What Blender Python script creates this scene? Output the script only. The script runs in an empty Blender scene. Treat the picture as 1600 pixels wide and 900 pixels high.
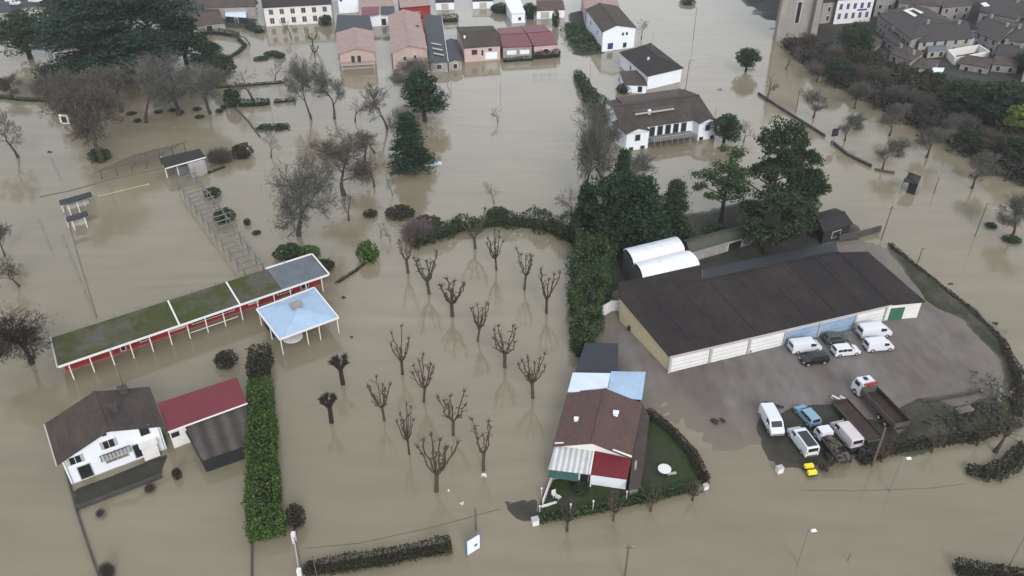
import bpy, math, random
import numpy as np
from mathutils import Vector, Matrix
S = bpy.context.scene
COL = S.collection
R = math.radians

# ---------------------------------------------------------------- camera, sky, sun, exposure
F, TH, H, CX, CY = 1240.0, R(33), 75.0, 800.0, 450.0
cd = bpy.data.cameras.new("camera"); cam = bpy.data.objects.new("camera", cd); COL.objects.link(cam)
cam.location = (0, 0, H); cam.rotation_euler = (R(90) - TH, 0, 0)
cd.sensor_width = 36; cd.lens = F / 1600 * 36; cd.clip_start = 1; cd.clip_end = 5000
S.camera = cam
W = bpy.data.worlds.new("World"); S.world = W; W.use_nodes = True
nt = W.node_tree; bg = nt.nodes["Background"]
sky = nt.nodes.new("ShaderNodeTexSky"); sky.sky_type = 'NISHITA'; sky.sun_disc = False
sky.sun_elevation = R(33); sky.sun_rotation = R(165); sky.dust_density = 4; sky.air_density = 1.2
hs = nt.nodes.new("ShaderNodeHueSaturation"); hs.inputs["Saturation"].default_value = 0.55
nt.links.new(sky.outputs[0], hs.inputs["Color"])
mx = nt.nodes.new("ShaderNodeMixRGB"); mx.inputs[0].default_value = 0.72
mx.inputs[2].default_value = (7.6, 7.9, 8.5, 1)          # the even grey of the cloud layer
nt.links.new(hs.outputs[0], mx.inputs[1])
# a brighter bank of cloud low in the north
tcw = nt.nodes.new("ShaderNodeTexCoord"); dp = nt.nodes.new("ShaderNodeVectorMath"); dp.operation = 'DOT_PRODUCT'
dp.inputs[1].default_value = Vector((.04, math.cos(R(27)), math.sin(R(27)))).normalized(); nt.links.new(tcw.outputs["Generated"], dp.inputs[0])
mrw = nt.nodes.new("ShaderNodeMapRange"); mrw.interpolation_type = 'SMOOTHSTEP'; mrw.inputs[1].default_value = .915; mrw.inputs[2].default_value = 1.0
mrw.inputs[3].default_value = 1.0; mrw.inputs[4].default_value = 1.75; nt.links.new(dp.outputs["Value"], mrw.inputs[0])
ml = nt.nodes.new("ShaderNodeMixRGB"); ml.blend_type = 'MULTIPLY'; ml.inputs[0].default_value = 1
nt.links.new(mx.outputs[0], ml.inputs[1]); nt.links.new(mrw.outputs[0], ml.inputs[2]); nt.links.new(ml.outputs[0], bg.inputs[0])
bg.inputs[1].default_value = 0.108
sd_ = bpy.data.lights.new("sun", 'SUN'); sun = bpy.data.objects.new("sun", sd_); COL.objects.link(sun)
sd_.energy = 1.6; sd_.angle = R(22); sd_.color = (1, .97, .92)
sun.rotation_euler = (R(57), 0, R(180 - 165))
S.view_settings.view_transform = 'Standard'; S.view_settings.look = 'None'
S.view_settings.gamma = 1; S.view_settings.exposure = 0.34
S.cycles.max_bounces = 5; S.cycles.diffuse_bounces = 2; S.cycles.glossy_bounces = 2
S.cycles.use_denoising = True

# ---------------------------------------------------------------- helpers
def at(px, py, z=0.0):
    x = (px - CX) / F; y = -(py - CY) / F
    d = (x, math.cos(TH) + y * math.sin(TH), -math.sin(TH) + y * math.cos(TH)); t = (H - z) / -d[2]
    return Vector((d[0] * t, d[1] * t, z))
def proj(p):
    x, y, z = p[0], p[1], p[2] - H
    zc = y * math.cos(TH) - z * math.sin(TH); yc = y * math.sin(TH) + z * math.cos(TH)
    return CX + F * x / zc, CY - F * yc / zc, zc
def hf(bx, by, ty, z0=0.0):
    b = at(bx, by, z0); lo, hi = z0, 60
    for _ in range(40):
        m = (lo + hi) / 2
        if proj((b[0], b[1], m))[1] > ty: lo = m
        else: hi = m
    return lo
def mpp(px, py): return proj(at(px, py))[2] / F

def mat(name, col, rough=.85, var=.22, scale=.6, bump=.15, col2=None, mix=.5, metal=0., wave=None, island=0., soft=.12, streak=1., spec=.3, wet=None):
    m = bpy.data.materials.new(name); m.use_nodes = True; n = m.node_tree.nodes; l = m.node_tree.links
    b = n["Principled BSDF"]; b.inputs["Roughness"].default_value = rough; b.inputs["Metallic"].default_value = metal
    b.inputs["Specular IOR Level"].default_value = spec
    tc = n.new("ShaderNodeTexCoord"); mp = n.new("ShaderNodeMapping"); mp.inputs["Scale"].default_value = (1, streak, 1)
    l.new(tc.outputs["Object"], mp.inputs[0])
    n1 = n.new("ShaderNodeTexNoise"); n1.inputs["Scale"].default_value = scale; n1.inputs["Detail"].default_value = 6; n1.inputs["Roughness"].default_value = .65
    l.new(mp.outputs[0], n1.inputs[0])
    r = n.new("ShaderNodeValToRGB"); l.new(n1.outputs[0], r.inputs[0])
    c = Vector(col); c2 = Vector(col2) if col2 else None
    if c2:
        r.color_ramp.elements[0].position = mix - soft; r.color_ramp.elements[1].position = mix + soft
        r.color_ramp.elements[0].color = (*c2, 1); r.color_ramp.elements[1].color = (*c, 1)
    else:
        r.color_ramp.elements[0].position = .25; r.color_ramp.elements[1].position = .75
        r.color_ramp.elements[0].color = (*(c * (1 - var)), 1); r.color_ramp.elements[1].color = (*(c * (1 + var)), 1)
    out = r.outputs[0]
    n2 = n.new("ShaderNodeTexNoise"); n2.inputs["Scale"].default_value = scale * 7; n2.inputs["Detail"].default_value = 5
    l.new(mp.outputs[0], n2.inputs[0])
    def mul(out, fac_out, lo, hi):
        mr = n.new("ShaderNodeMapRange"); mr.inputs[3].default_value = lo; mr.inputs[4].default_value = hi
        l.new(fac_out, mr.inputs[0]); mm = n.new("ShaderNodeMixRGB"); mm.blend_type = 'MULTIPLY'; mm.inputs[0].default_value = 1
        l.new(out, mm.inputs[1]); l.new(mr.outputs[0], mm.inputs[2]); return mm.outputs[0]
    out = mul(out, n2.outputs[0], 1 - var * 1.2, 1 + var * 1.2)
    if wave:
        ax, ws, wa = wave; w = n.new("ShaderNodeTexWave"); w.bands_direction = ax; w.inputs["Scale"].default_value = ws; w.inputs["Distortion"].default_value = .6
        w.inputs["Detail"].default_value = 1
        l.new(tc.outputs["Object"], w.inputs[0]); out = mul(out, w.outputs[1], 1 - wa, 1 + wa * .4)
    if island:
        g = n.new("ShaderNodeNewGeometry"); out = mul(out, g.outputs["Random Per Island"], 1 - island, 1 + island)
    if wet:                                   # soaked mud where the land meets the flood
        g = n.new("ShaderNodeNewGeometry"); sx = n.new("ShaderNodeSeparateXYZ"); l.new(g.outputs["Position"], sx.inputs[0])
        ad = n.new("ShaderNodeMath"); ad.operation = 'MULTIPLY_ADD'; ad.inputs[1].default_value = .22
        l.new(n1.outputs[0], ad.inputs[0]); l.new(sx.outputs[2], ad.inputs[2])
        mr = n.new("ShaderNodeMapRange"); mr.inputs[1].default_value = .08; mr.inputs[2].default_value = .30; l.new(ad.outputs[0], mr.inputs[0])
        mm = n.new("ShaderNodeMixRGB"); mm.inputs[1].default_value = (*wet, 1); l.new(out, mm.inputs[2]); l.new(mr.outputs[0], mm.inputs[0]); out = mm.outputs[0]
        rr = n.new("ShaderNodeMapRange"); rr.inputs[3].default_value = .3; rr.inputs[4].default_value = rough; l.new(mr.outputs[0], rr.inputs[0]); l.new(rr.outputs[0], b.inputs["Roughness"])
    l.new(out, b.inputs["Base Color"])
    if bump:
        bp = n.new("ShaderNodeBump"); bp.inputs["Strength"].default_value = bump; bp.inputs["Distance"].default_value = .1
        l.new(n2.outputs[0], bp.inputs["Height"]); l.new(bp.outputs[0], b.inputs["Normal"])
    return m

M = {}
def dm(k, *a, **kw): M[k] = mat(k, *a, **kw)
dm('roof_brown', (0.0638, 0.0495, 0.0435), var=.3, scale=.35, wave=('X', 1.2, .12), streak=.35, col2=(0.0938, 0.066, 0.0525), mix=.5, soft=.10)
dm('roof_house', (0.0518, 0.041, 0.0382), var=.3, scale=.4, wave=('X', 1.2, .12), streak=.35, col2=(0.072, 0.0562, 0.0446), mix=.48, soft=.10)
dm('roof_house_worn', (.085, .066, .062), var=.3, scale=.4, wave=('X', 1.2, .1))
dm('roof_dark', (0.0248, 0.022, 0.0248), var=.35, scale=.25, wave=('X', .9, .1), col2=(0.0341, 0.0297, 0.0275), mix=.5, soft=.2)
dm('roof_garage', (.019, .0155, .016), var=.45, scale=.16, wave=('X', .8, .12), streak=.6, col2=(.036, .028, .025), mix=.44, soft=.12)
dm('roof_pink', (0.3387, 0.2496, 0.227), var=.18, scale=.4, wave=('X', 1.2, .12))
dm('roof_red_old', (0.119, 0.0665, 0.0574), var=.35, scale=.45, wave=('X', 1.2, .12), col2=(0.084, 0.0595, 0.0525), mix=.5, soft=.2, streak=.5)
dm('roof_red', (0.1474, 0.0277, 0.038), rough=.5, var=.12, scale=.3, wave=('X', 1.2, .1))
dm('roof_red_dark', (0.14, 0.0126, 0.021), rough=.5, var=.15, scale=.5, wave=('Y', 1.5, .1))
dm('roof_moss', (.085, .078, .062), var=.35, scale=.17, col2=(.046, .058, .012), mix=.525, soft=.07)
dm('roof_slate', (0.12, 0.144, 0.168), rough=.6, var=.2, scale=.4)
dm('roof_slate_dark', (0.033, 0.036, 0.045), rough=.6, var=.2, scale=.4)
dm('roof_blue', (0.34, 0.4675, 0.629), rough=.45, var=.12, scale=.5, wave=('X', 1.4, .08))
dm('roof_pale', (.66, .75, .88), rough=.4, var=.08, scale=.5, wave=('X', 1.4, .06))
dm('metal_white', (.74, .78, .85), rough=.35, var=.08, scale=.7, col2=(.62, .64, .68), mix=.40, soft=.07)
dm('corrugated', (.55, .56, .57), rough=.5, var=.15, wave=('X', .45, .35))
dm('fibre_brown', (0.075, 0.0638, 0.06), var=.3, scale=.3, wave=('X', .16, .4))
dm('wall_white', (.77, .82, .90), var=.05, scale=.5, wet=(.26,.22,.17))
dm('wall_offwhite', (0.7, 0.69, 0.68), var=.1, scale=.4, wet=(.26,.22,.17))
dm('wall_cream', (0.62, 0.54, 0.34), var=.1, scale=.3, wet=(.26,.22,.17))
dm('wall_pink', (0.442, 0.34, 0.306), var=.12, scale=.4, wet=(.26,.22,.17))
dm('wall_rose', (0.527, 0.3995, 0.391), var=.1, scale=.4, wet=(.26,.22,.17))
dm('wall_grey', (.30, .29, .28), var=.25, scale=.4)
dm('wall_red', (0.27, 0.0263, 0.0263), var=.15, scale=.5, wet=(.26,.22,.17))
dm('wall_dark', (.02, .022, .026), var=.2)
dm('wall_green', (.03, .085, .075), var=.2)
dm('stone', (0.288, 0.272, 0.252), var=.16, scale=.25, bump=.3, wet=(.26,.22,.17))
dm('wall_stone', (.24, .23, .225), var=.25, scale=.4)
dm('kerb_mud', (.135, .118, .085), var=.15)
dm('stone_dark', (0.065, 0.0625, 0.06), var=.3, scale=.5)
dm('trim_white', (0.702, 0.702, 0.702), var=.06, wet=(.26,.22,.17))
dm('trim_grey', (.42, .41, .40), var=.12)
dm('door_white', (.74, .75, .77), var=.07, scale=.4, wave=('Z', .9, .08))
dm('door_blue', (.20, .32, .50), var=.15, scale=.25, col2=(.30, .42, .55), mix=.5, soft=.15)
dm('door_green', (.04, .13, .09), var=.15)
dm('pane', (.02, .025, .03), rough=.12, var=.1, bump=0, spec=.5)
dm('shutter_blue', (.03, .05, .16), var=.1)
dm('timber', (.12, .105, .09), var=.25)
dm('timber_grey', (0.168, 0.1645, 0.161), var=.25)
dm('pole_wood', (.13, .115, .10), var=.2)
dm('metal_pole', (.22, .22, .22), rough=.5, var=.1)
dm('lamp_white', (.85, .85, .82), rough=.3, var=.03)
dm('bark', (0.0612, 0.0443, 0.0344), var=.3, scale=2)
dm('bark_dark', (0.0276, 0.0221, 0.0186), var=.3, scale=2)
dm('bark_moss', (0.0688, 0.0599, 0.0367), var=.3, scale=1.2)
dm('bark_red', (0.084, 0.0553, 0.0435), var=.3, scale=1.5)
dm('twig', (0.0756, 0.0648, 0.0531), var=.2, scale=1, bump=0)
dm('twig_grey', (0.0979, 0.0956, 0.0838), var=.2, scale=1, bump=0)
dm('twig_purple', (.12, .095, .10), var=.2, scale=1, bump=0)
dm('leaf_dark', (0.0193, 0.0356, 0.0168), var=.4, scale=.3, island=.45, bump=0, col2=(0.0291, 0.0575, 0.019), mix=.5, soft=.15)
dm('leaf_conifer', (0.017, 0.0411, 0.0179), var=.4, scale=.3, island=.4, bump=0)
dm('leaf_cedar', (0.017, 0.0411, 0.0274), var=.35, scale=.2, island=.4, bump=0)
dm('leaf_green', (0.0622, 0.1159, 0.0214), var=.35, scale=.5, island=.5, bump=0, col2=(0.0348, 0.0694, 0.0155), mix=.5, soft=.12)
dm('leaf_mid', (0.0475, 0.0887, 0.0273), var=.4, scale=.35, island=.5, bump=0, col2=(0.0269, 0.0484, 0.0191), mix=.5, soft=.12)
dm('leaf_olive', (0.033, 0.0312, 0.0157), var=.35, scale=.6, island=.45, bump=0)
dm('leaf_brown', (0.0428, 0.0335, 0.0261), var=.35, scale=.6, island=.4, bump=0)
dm('leaf_yellow', (.16, .20, .035), var=.3, scale=.6, island=.4, bump=0)
dm('shaded_core', (0.013, 0.0156, 0.008), var=.3, bump=0)  # dark inner stems; the shade inside foliage is put into their colour
dm('gravel', (.166, .152, .146), var=.28, scale=.09, streak=.45, col2=(.122, .104, .095), mix=.47, soft=.10, wet=(.160, .140, .105), bump=.3)
dm('pad', (0.045, 0.0408, 0.0372), var=.35, scale=.25, wet=(.05, .045, .035), col2=(0.033, 0.0348, 0.021), mix=.5)
dm('grass_dark', (.026, .042, .012), var=.45, scale=.3, col2=(.040, .038, .026), mix=.45, soft=.08, wet=(.09, .08, .06), bump=.5)
dm('leaf_hedge', (0.0391, 0.052, 0.018), var=.4, scale=.25, island=.5, bump=0, col2=(0.0253, 0.0442, 0.014), mix=.5, soft=.12)
dm('leaf_bush', (0.0345, 0.0546, 0.018), var=.45, scale=.3, island=.5, bump=0, col2=(0.0184, 0.0338, 0.013), mix=.5, soft=.12)
dm('roof_village', (.046, .041, .042), var=.35, scale=.3, wave=('X', .9, .1), col2=(.062, .053, .05), mix=.5, soft=.2)
dm('roof_village_brown', (.075, .060, .053), var=.35, scale=.3, wave=('X', .9, .1))
dm('grass_rough', (.034, .040, .018), var=.45, scale=.22, col2=(.065, .060, .045), mix=.47, soft=.08, wet=(.10, .09, .065), bump=.5)
dm('village_ground', (0.045, 0.042, 0.0396), var=.4, scale=.12, col2=(0.0252, 0.027, 0.0192), mix=.5, soft=.1, wet=(.06, .055, .045))
dm('asphalt', (0.045, 0.0438, 0.045), var=.2, scale=.2)
dm('rubble', (0.048, 0.045, 0.042), var=.5, scale=1.5, island=.6)
dm('rubble_pale', (0.127, 0.1193, 0.1116), var=.4, scale=1.5, island=.5)
dm('car_white', (.66, .69, .74), rough=.3, var=.03, bump=0, spec=.5)
dm('car_offwhite', (.58, .53, .55), rough=.35, var=.05, bump=0, spec=.5)
dm('car_pale_blue', (.42, .55, .62), rough=.3, var=.04, bump=0, spec=.5)
dm('car_blue', (.20, .34, .46), rough=.3, var=.04, bump=0, spec=.5)
dm('car_black', (.012, .013, .016), rough=.25, var=.1, bump=0, spec=.5)
dm('car_green', (.07, .09, .085), rough=.3, var=.1, bump=0, spec=.5)
dm('tyre', (.015, .015, .015), var=.1, bump=0)
dm('rim', (.35, .35, .36), rough=.4, var=.05, bump=0)
dm('plastic_dark', (.03, .03, .033), rough=.6, var=.1, bump=0)
dm('rust', (0.0425, 0.029, 0.026), var=.3, scale=.8)
dm('rust_pale', (0.09, 0.078, 0.069), var=.3, scale=.8)
dm('orange', (.33, .06, .03), var=.15)
dm('yellow', (.85, .70, .04), var=.06, bump=0)
dm('yellow_pale', (.45, .42, .22), var=.1)
dm('sign_blue', (.10, .17, .42), rough=.5, var=.1, bump=0)
dm('head_glass', (.75, .76, .78), rough=.1, var=.02, bump=0, spec=.6)

def water_mat():
    m = bpy.data.materials.new('flood_water'); m.use_nodes = True; n = m.node_tree.nodes; l = m.node_tree.links
    b = n["Principled BSDF"]; b.inputs["IOR"].default_value = 1.42; b.inputs["Roughness"].default_value = .06
    tc = n.new("ShaderNodeTexCoord"); a = n.new("ShaderNodeTexNoise"); a.inputs["Scale"].default_value = .018; a.inputs["Detail"].default_value = 5
    a.inputs["Distortion"].default_value = .8
    l.new(tc.outputs["Object"], a.inputs[0]); r = n.new("ShaderNodeValToRGB"); l.new(a.outputs[0], r.inputs[0])
    r.color_ramp.elements[0].position = .32; r.color_ramp.elements[1].position = .68
    r.color_ramp.elements[0].color = (.202, .180, .125, 1); r.color_ramp.elements[1].color = (.228, .201, .141, 1)
    mp = n.new("ShaderNodeMapping"); mp.inputs["Scale"].default_value = (.035, .16, 1); mp.inputs["Rotation"].default_value = (0, 0, .5); l.new(tc.outputs["Object"], mp.inputs[0])
    st = n.new("ShaderNodeTexNoise"); st.inputs["Scale"].default_value = 1; st.inputs["Detail"].default_value = 7; st.inputs["Distortion"].default_value = 1.6; l.new(mp.outputs[0], st.inputs[0])
    sr = n.new("ShaderNodeMapRange"); sr.inputs[1].default_value = .3; sr.inputs[2].default_value = .7; sr.inputs[3].default_value = .91; sr.inputs[4].default_value = 1.07; l.new(st.outputs[0], sr.inputs[0])
    sm = n.new("ShaderNodeMixRGB"); sm.blend_type = 'MULTIPLY'; sm.inputs[0].default_value = 1; l.new(r.outputs[0], sm.inputs[1]); l.new(sr.outputs[0], sm.inputs[2]); l.new(sm.outputs[0], b.inputs["Base Color"])
    rg = n.new("ShaderNodeMapRange"); rg.inputs[3].default_value = .04; rg.inputs[4].default_value = .13; l.new(a.outputs[0], rg.inputs[0]); l.new(rg.outputs[0], b.inputs["Roughness"])
    w = n.new("ShaderNodeTexNoise"); w.inputs["Scale"].default_value = 1.6; w.inputs["Detail"].default_value = 4
    l.new(tc.outputs["Object"], w.inputs[0]); bp = n.new("ShaderNodeBump"); bp.inputs["Strength"].default_value = .12; bp.inputs["Distance"].default_value = .03
    l.new(w.outputs[0], bp.inputs["Height"]); l.new(bp.outputs[0], b.inputs["Normal"])
    return m
M['flood_water'] = water_mat()

class MB:
    """collects shapes in world coordinates; build() makes ONE mesh object, local to its parent"""
    def __init__(s): s.v = []; s.f = []; s.m = []
    def poly(s, pts, mi=0):
        k = len(s.v); s.v += [tuple(p) for p in pts]; s.f.append(tuple(range(k, k + len(pts)))); s.m.append(mi); return s
    def hull(s, top, bot, mi=0):
        k = len(s.v); n = len(top); s.v += [tuple(p) for p in top] + [tuple(p) for p in bot]
        s.f.append(tuple(range(k, k + n))); s.f.append(tuple(range(k + 2 * n - 1, k + n - 1, -1)))
        for i in range(n):
            j = (i + 1) % n; s.f.append((k + i, k + n + i, k + n + j, k + j))
        s.m += [mi] * (n + 2); return s
    def slab(s, pts, t=.15, mi=0):
        return s.hull([Vector(p) for p in pts], [Vector(p) - Vector((0, 0, t)) for p in pts], mi)
    def prism(s, pts, z0, mi=0):
        return s.hull([Vector(p) for p in pts], [Vector((p[0], p[1], z0)) for p in pts], mi)
    def box(s, c, sz, rz=0., mi=0, taper=1.):
        c = Vector(c); x, y, z = sz[0] / 2, sz[1] / 2, sz[2] / 2; ro = Matrix.Rotation(rz, 3, 'Z')
        q = [(-x, -y), (x, -y), (x, y), (-x, y)]
        return s.hull([c + ro @ Vector((a * taper, b * taper, z)) for a, b in q], [c + ro @ Vector((a, b, -z)) for a, b in q], mi)
    def bar(s, a, b, w, h, mi=0):
        a = Vector(a); b = Vector(b); d = (b - a).normalized(); u = d.cross(Vector((0, 0, 1)))
        if u.length < .05: u = Vector((1, 0, 0))
        u.normalize(); n = u.cross(d); r = [(-w / 2, -h / 2), (w / 2, -h / 2), (w / 2, h / 2), (-w / 2, h / 2)]
        return s.hull([b + u * p + n * q for p, q in r], [a + u * p + n * q for p, q in r], mi)
    def tube(s, a, b, r0, r1, n=6, mi=0, caps=True):
        a = Vector(a); b = Vector(b); d = b - a
        if d.length < 1e-5: return s
        d.normalize(); u = d.orthogonal().normalized(); w = d.cross(u); k = len(s.v)
        for c, r in ((a, r0), (b, r1)):
            for i in range(n):
                t = 2 * math.pi * i / n; s.v.append(tuple(c + u * math.cos(t) * r + w * math.sin(t) * r))
        for i in range(n):
            j = (i + 1) % n; s.f.append((k + i, k + j, k + n + j, k + n + i)); s.m.append(mi)
        if caps: s.f.append(tuple(range(k + n, k + 2 * n))); s.m.append(mi); s.f.append(tuple(range(k + n - 1, k - 1, -1))); s.m.append(mi)
        return s
    def ball(s, c, r, mi=0, n=6, sq=1.):
        c = Vector(c); k = len(s.v); rows = 4
        s.v.append((c.x, c.y, c.z + r * sq))
        for i in range(1, rows):
            a = math.pi * i / rows
            for j in range(n):
                t = 2 * math.pi * j / n; s.v.append((c.x + r * math.sin(a) * math.cos(t), c.y + r * math.sin(a) * math.sin(t), c.z + r * math.cos(a) * sq))
        s.v.append((c.x, c.y, c.z - r * sq)); e = len(s.v) - 1
        for j in range(n):
            q = (j + 1) % n; s.f.append((k, k + 1 + j, k + 1 + q)); s.m.append(mi)
            for i in range(rows - 2):
                o = k + 1 + i * n; s.f.append((o + j, o + n + j, o + n + q, o + q)); s.m.append(mi)
            o = k + 1 + (rows - 2) * n; s.f.append((o + j, e, o + q)); s.m.append(mi)
        return s
    def add_np(s, V, n, mi=0):        # V: (k*n,3) loose n-gons
        k = len(s.v); s.v += [tuple(p) for p in V.tolist()]; c = len(V) // n
        s.f += [tuple(range(k + i * n, k + i * n + n)) for i in range(c)]; s.m += [mi] * c; return s
    def mesh(s, name, mats, inv=None):
        me = bpy.data.meshes.new(name); v = s.v
        if inv is not None: v = [tuple(inv @ Vector(p)) for p in v]
        me.from_pydata(v, [], s.f)
        for m in (mats if isinstance(mats, (list, tuple)) else [mats]): me.materials.append(M[m])
        me.polygons.foreach_set("material_index", s.m); me.update(); return me
    def build(s, name, mats, parent=None, origin=None, smooth=False, rz=0.):
        if parent is not None:
            ws = world_of(parent); inv = ws.inverted()
        else:
            origin = Vector(origin) if origin is not None else Vector((0, 0, 0))
            ws = Matrix.Translation(origin) @ Matrix.Rotation(rz, 4, 'Z'); inv = ws.inverted()
        me = s.mesh(name, mats, inv); o = bpy.data.objects.new(name, me); COL.objects.link(o)
        if smooth: me.polygons.foreach_set("use_smooth", [True] * len(me.polygons))
        if parent is not None: o.parent = parent
        else: o.location = origin; o.rotation_euler = (0, 0, rz)
        return o
def world_of(o):
    m = Matrix.Translation(o.location) @ Matrix.Rotation(o.rotation_euler.z, 4, 'Z') @ Matrix.Diagonal((*o.scale, 1))
    return (world_of(o.parent) @ m) if o.parent else m
def tag(o, label, cat, group=None, kind=None):
    if label: o["label"] = label
    if cat: o["category"] = cat
    if group: o["group"] = group
    if kind: o["kind"] = kind
    return o
def thing(name, label, cat, loc, rz=0., group=None):
    o = bpy.data.objects.new(name, None); COL.objects.link(o); o.location = loc; o.rotation_euler = (0, 0, rz); o.empty_display_size = .5
    return tag(o, label, cat, group)
def lerp(a, b, t): return a + (b - a) * t

# ---------------------------------------------------------------- the setting: water and land
w = MB(); w.poly([(-1400, -500, 0), (1400, -500, 0), (1400, 2400, 0), (-1400, 2400, 0)])
tag(w.build('flood_water', 'flood_water'), None, None, kind='structure')

hz = MB(); hz.box((0, 950, 39.5), (3000, 3100, 83)); hm = bpy.data.materials.new('haze'); hm.use_nodes = True; hn = hm.node_tree; hn.nodes.clear()
ho = hn.nodes.new("ShaderNodeOutputMaterial"); hv = hn.nodes.new("ShaderNodeVolumePrincipled"); hv.inputs["Color"].default_value = (.86, .9, .96, 1); hv.inputs["Density"].default_value = .0002; hv.inputs["Anisotropy"].default_value = .2
hn.links.new(hv.outputs[0], ho.inputs["Volume"]); M['haze'] = hm
tag(hz.build('haze', 'haze'), 'thin pale mist hanging over the whole flooded town', None, kind='stuff')
def land(name, px, h, skirt, m, step=1.0, amp=.6, seed=0, z0=0., fall=-.35):
    P = np.array([[*at(a, b)[:2]] for a, b in px])
    lo = P.min(0) - 3; hi = P.max(0) + 3
    nx = int((hi[0] - lo[0]) / step) + 1; ny = int((hi[1] - lo[1]) / step) + 1
    gx, gy = np.meshgrid(lo[0] + np.arange(nx) * step, lo[1] + np.arange(ny) * step, indexing='ij')
    inside = np.zeros(gx.shape, bool); dist = np.full(gx.shape, 1e9)
    n = len(P)
    for i in range(n):
        a = P[i]; b = P[(i + 1) % n]
        c = ((a[1] > gy) != (b[1] > gy)); with_ = (b[0] - a[0]) * (gy - a[1]) / ((b[1] - a[1]) + 1e-12) + a[0]
        inside ^= (c & (gx < with_))
        d = b - a; t = np.clip(((gx - a[0]) * d[0] + (gy - a[1]) * d[1]) / (d @ d), 0, 1)
        dist = np.minimum(dist, np.hypot(gx - a[0] - t * d[0], gy - a[1] - t * d[1]))
    sd = np.where(inside, dist, -dist); rs = np.random.RandomState(seed)
    for _ in range(7):
        k = rs.uniform(.15, 1.1); an = rs.uniform(0, 6.28); sd = sd + amp * .35 * np.sin(k * (gx * math.cos(an) + gy * math.sin(an)) + rs.uniform(0, 6))
    t = np.clip(sd / skirt, 0, 1); z = z0 + h * (t * t * (3 - 2 * t)) + .02 * rs.randn(*gx.shape) * (t > .05) + .012
    z = np.where(sd < 0, fall * np.clip(-sd / 1.5, 0, 1) - .003, z)
    keep = sd > -2.2
    idx = -np.ones(gx.shape, int); idx[keep] = np.arange(keep.sum())
    V = np.stack([gx[keep], gy[keep], z[keep]], 1)
    q = keep[:-1, :-1] & keep[1:, :-1] & keep[1:, 1:] & keep[:-1, 1:]
    Fc = np.stack([idx[:-1, :-1][q], idx[1:, :-1][q], idx[1:, 1:][q], idx[:-1, 1:][q]], 1)
    me = bpy.data.meshes.new(name); me.from_pydata(V.tolist(), [], Fc.tolist()); me.materials.append(M[m])
    me.polygons.foreach_set("use_smooth", [True] * len(me.polygons))
    o = bpy.data.objects.new(name, me); COL.objects.link(o); o["kind"] = 'structure'; return o

land('yard_ground', [(926, 470), (975, 452), (1340, 372), (1378, 376), (1440, 428), (1500, 476), (1562, 526), (1590, 585), (1586, 630), (1500, 668), (1430, 690), (1350, 712),
                     (1290, 735), (1216, 738), (1192, 700), (1165, 690), (1115, 700), (1060, 680), (1025, 648), (960, 640), (905, 600), (898, 560), (905, 520)], .35, 13, 'gravel', amp=1.6, seed=3)
land('parking_pad', [(1183, 655), (1205, 630), (1300, 612), (1345, 640), (1400, 660), (1420, 688), (1345, 716), (1290, 733), (1214, 736), (1196, 705)], .47, 4, 'pad', amp=.8, seed=5, fall=-.6)
land('rough_grass', [(1392, 632), (1460, 622), (1540, 615), (1590, 600), (1592, 655), (1530, 686), (1460, 694), (1380, 708), (1340, 718), (1395, 668)], .50, 3, 'grass_rough', amp=.9, seed=6, step=.8)
land('verge', [(1378, 377), (1400, 388), (1470, 440), (1530, 490), (1575, 540), (1592, 590), (1592, 640), (1575, 640), (1560, 560), (1505, 505), (1460, 485), (1420, 440)], .50, 2.2, 'grass_rough', amp=.6, seed=8, step=.7)
land('garden_lawn', [(845, 770), (868, 740), (985, 690), (1012, 645), (1035, 652), (1075, 695), (1104, 752), (1060, 770), (1000, 782), (920, 800), (838, 820)], .42, 1.6, 'grass_dark', amp=.4, seed=11, step=.6)
land('garden_lawn', [(785, 784), (845, 778), (842, 815), (815, 810)], .16, 1.5, 'pad', amp=.4, seed=12, step=.6)
land('terrace', [(117, 766), (262, 710), (252, 742), (122, 792)],   .28, .5, 'pad', amp=.1, seed=13, step=.5)
land('village_ground', [(1110, -40), (1150, 0), (1195, 30), (1240, 68), (1275, 92), (1330, 120), (1400, 160), (1480, 205), (1540, 240), (1610, 275), (1800, 330), (2200, 200), (2100, -100), (1500, -150)],
     1.8, 16, 'village_ground', step=2.5, amp=2.5, seed=21)
land('street_ground', [(-300, 30), (-60, 40), (0, 22), (60, 10), (130, 20), (240, 30), (330, 45), (400, 44), (405, -5), (430, -60), (-400, -60)], .5, 5, 'asphalt', step=2.0, amp=.8, seed=22)
land('garden_ground', [(888, 20), (930, 12), (945, 84), (915, 88), (893, 84), (885, 60)], .4, 2.5, 'village_ground', step=1.2, amp=.6, seed=23)
land('pine_ground', [(905, 372), (960, 358), (1080, 330), (1170, 310), (1250, 325), (1330, 350), (1345, 374), (1240, 395), (1100, 425), (980, 450), (925, 470), (905, 430)], .42, 5, 'village_ground', step=1.2, amp=.8, seed=24)

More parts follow.
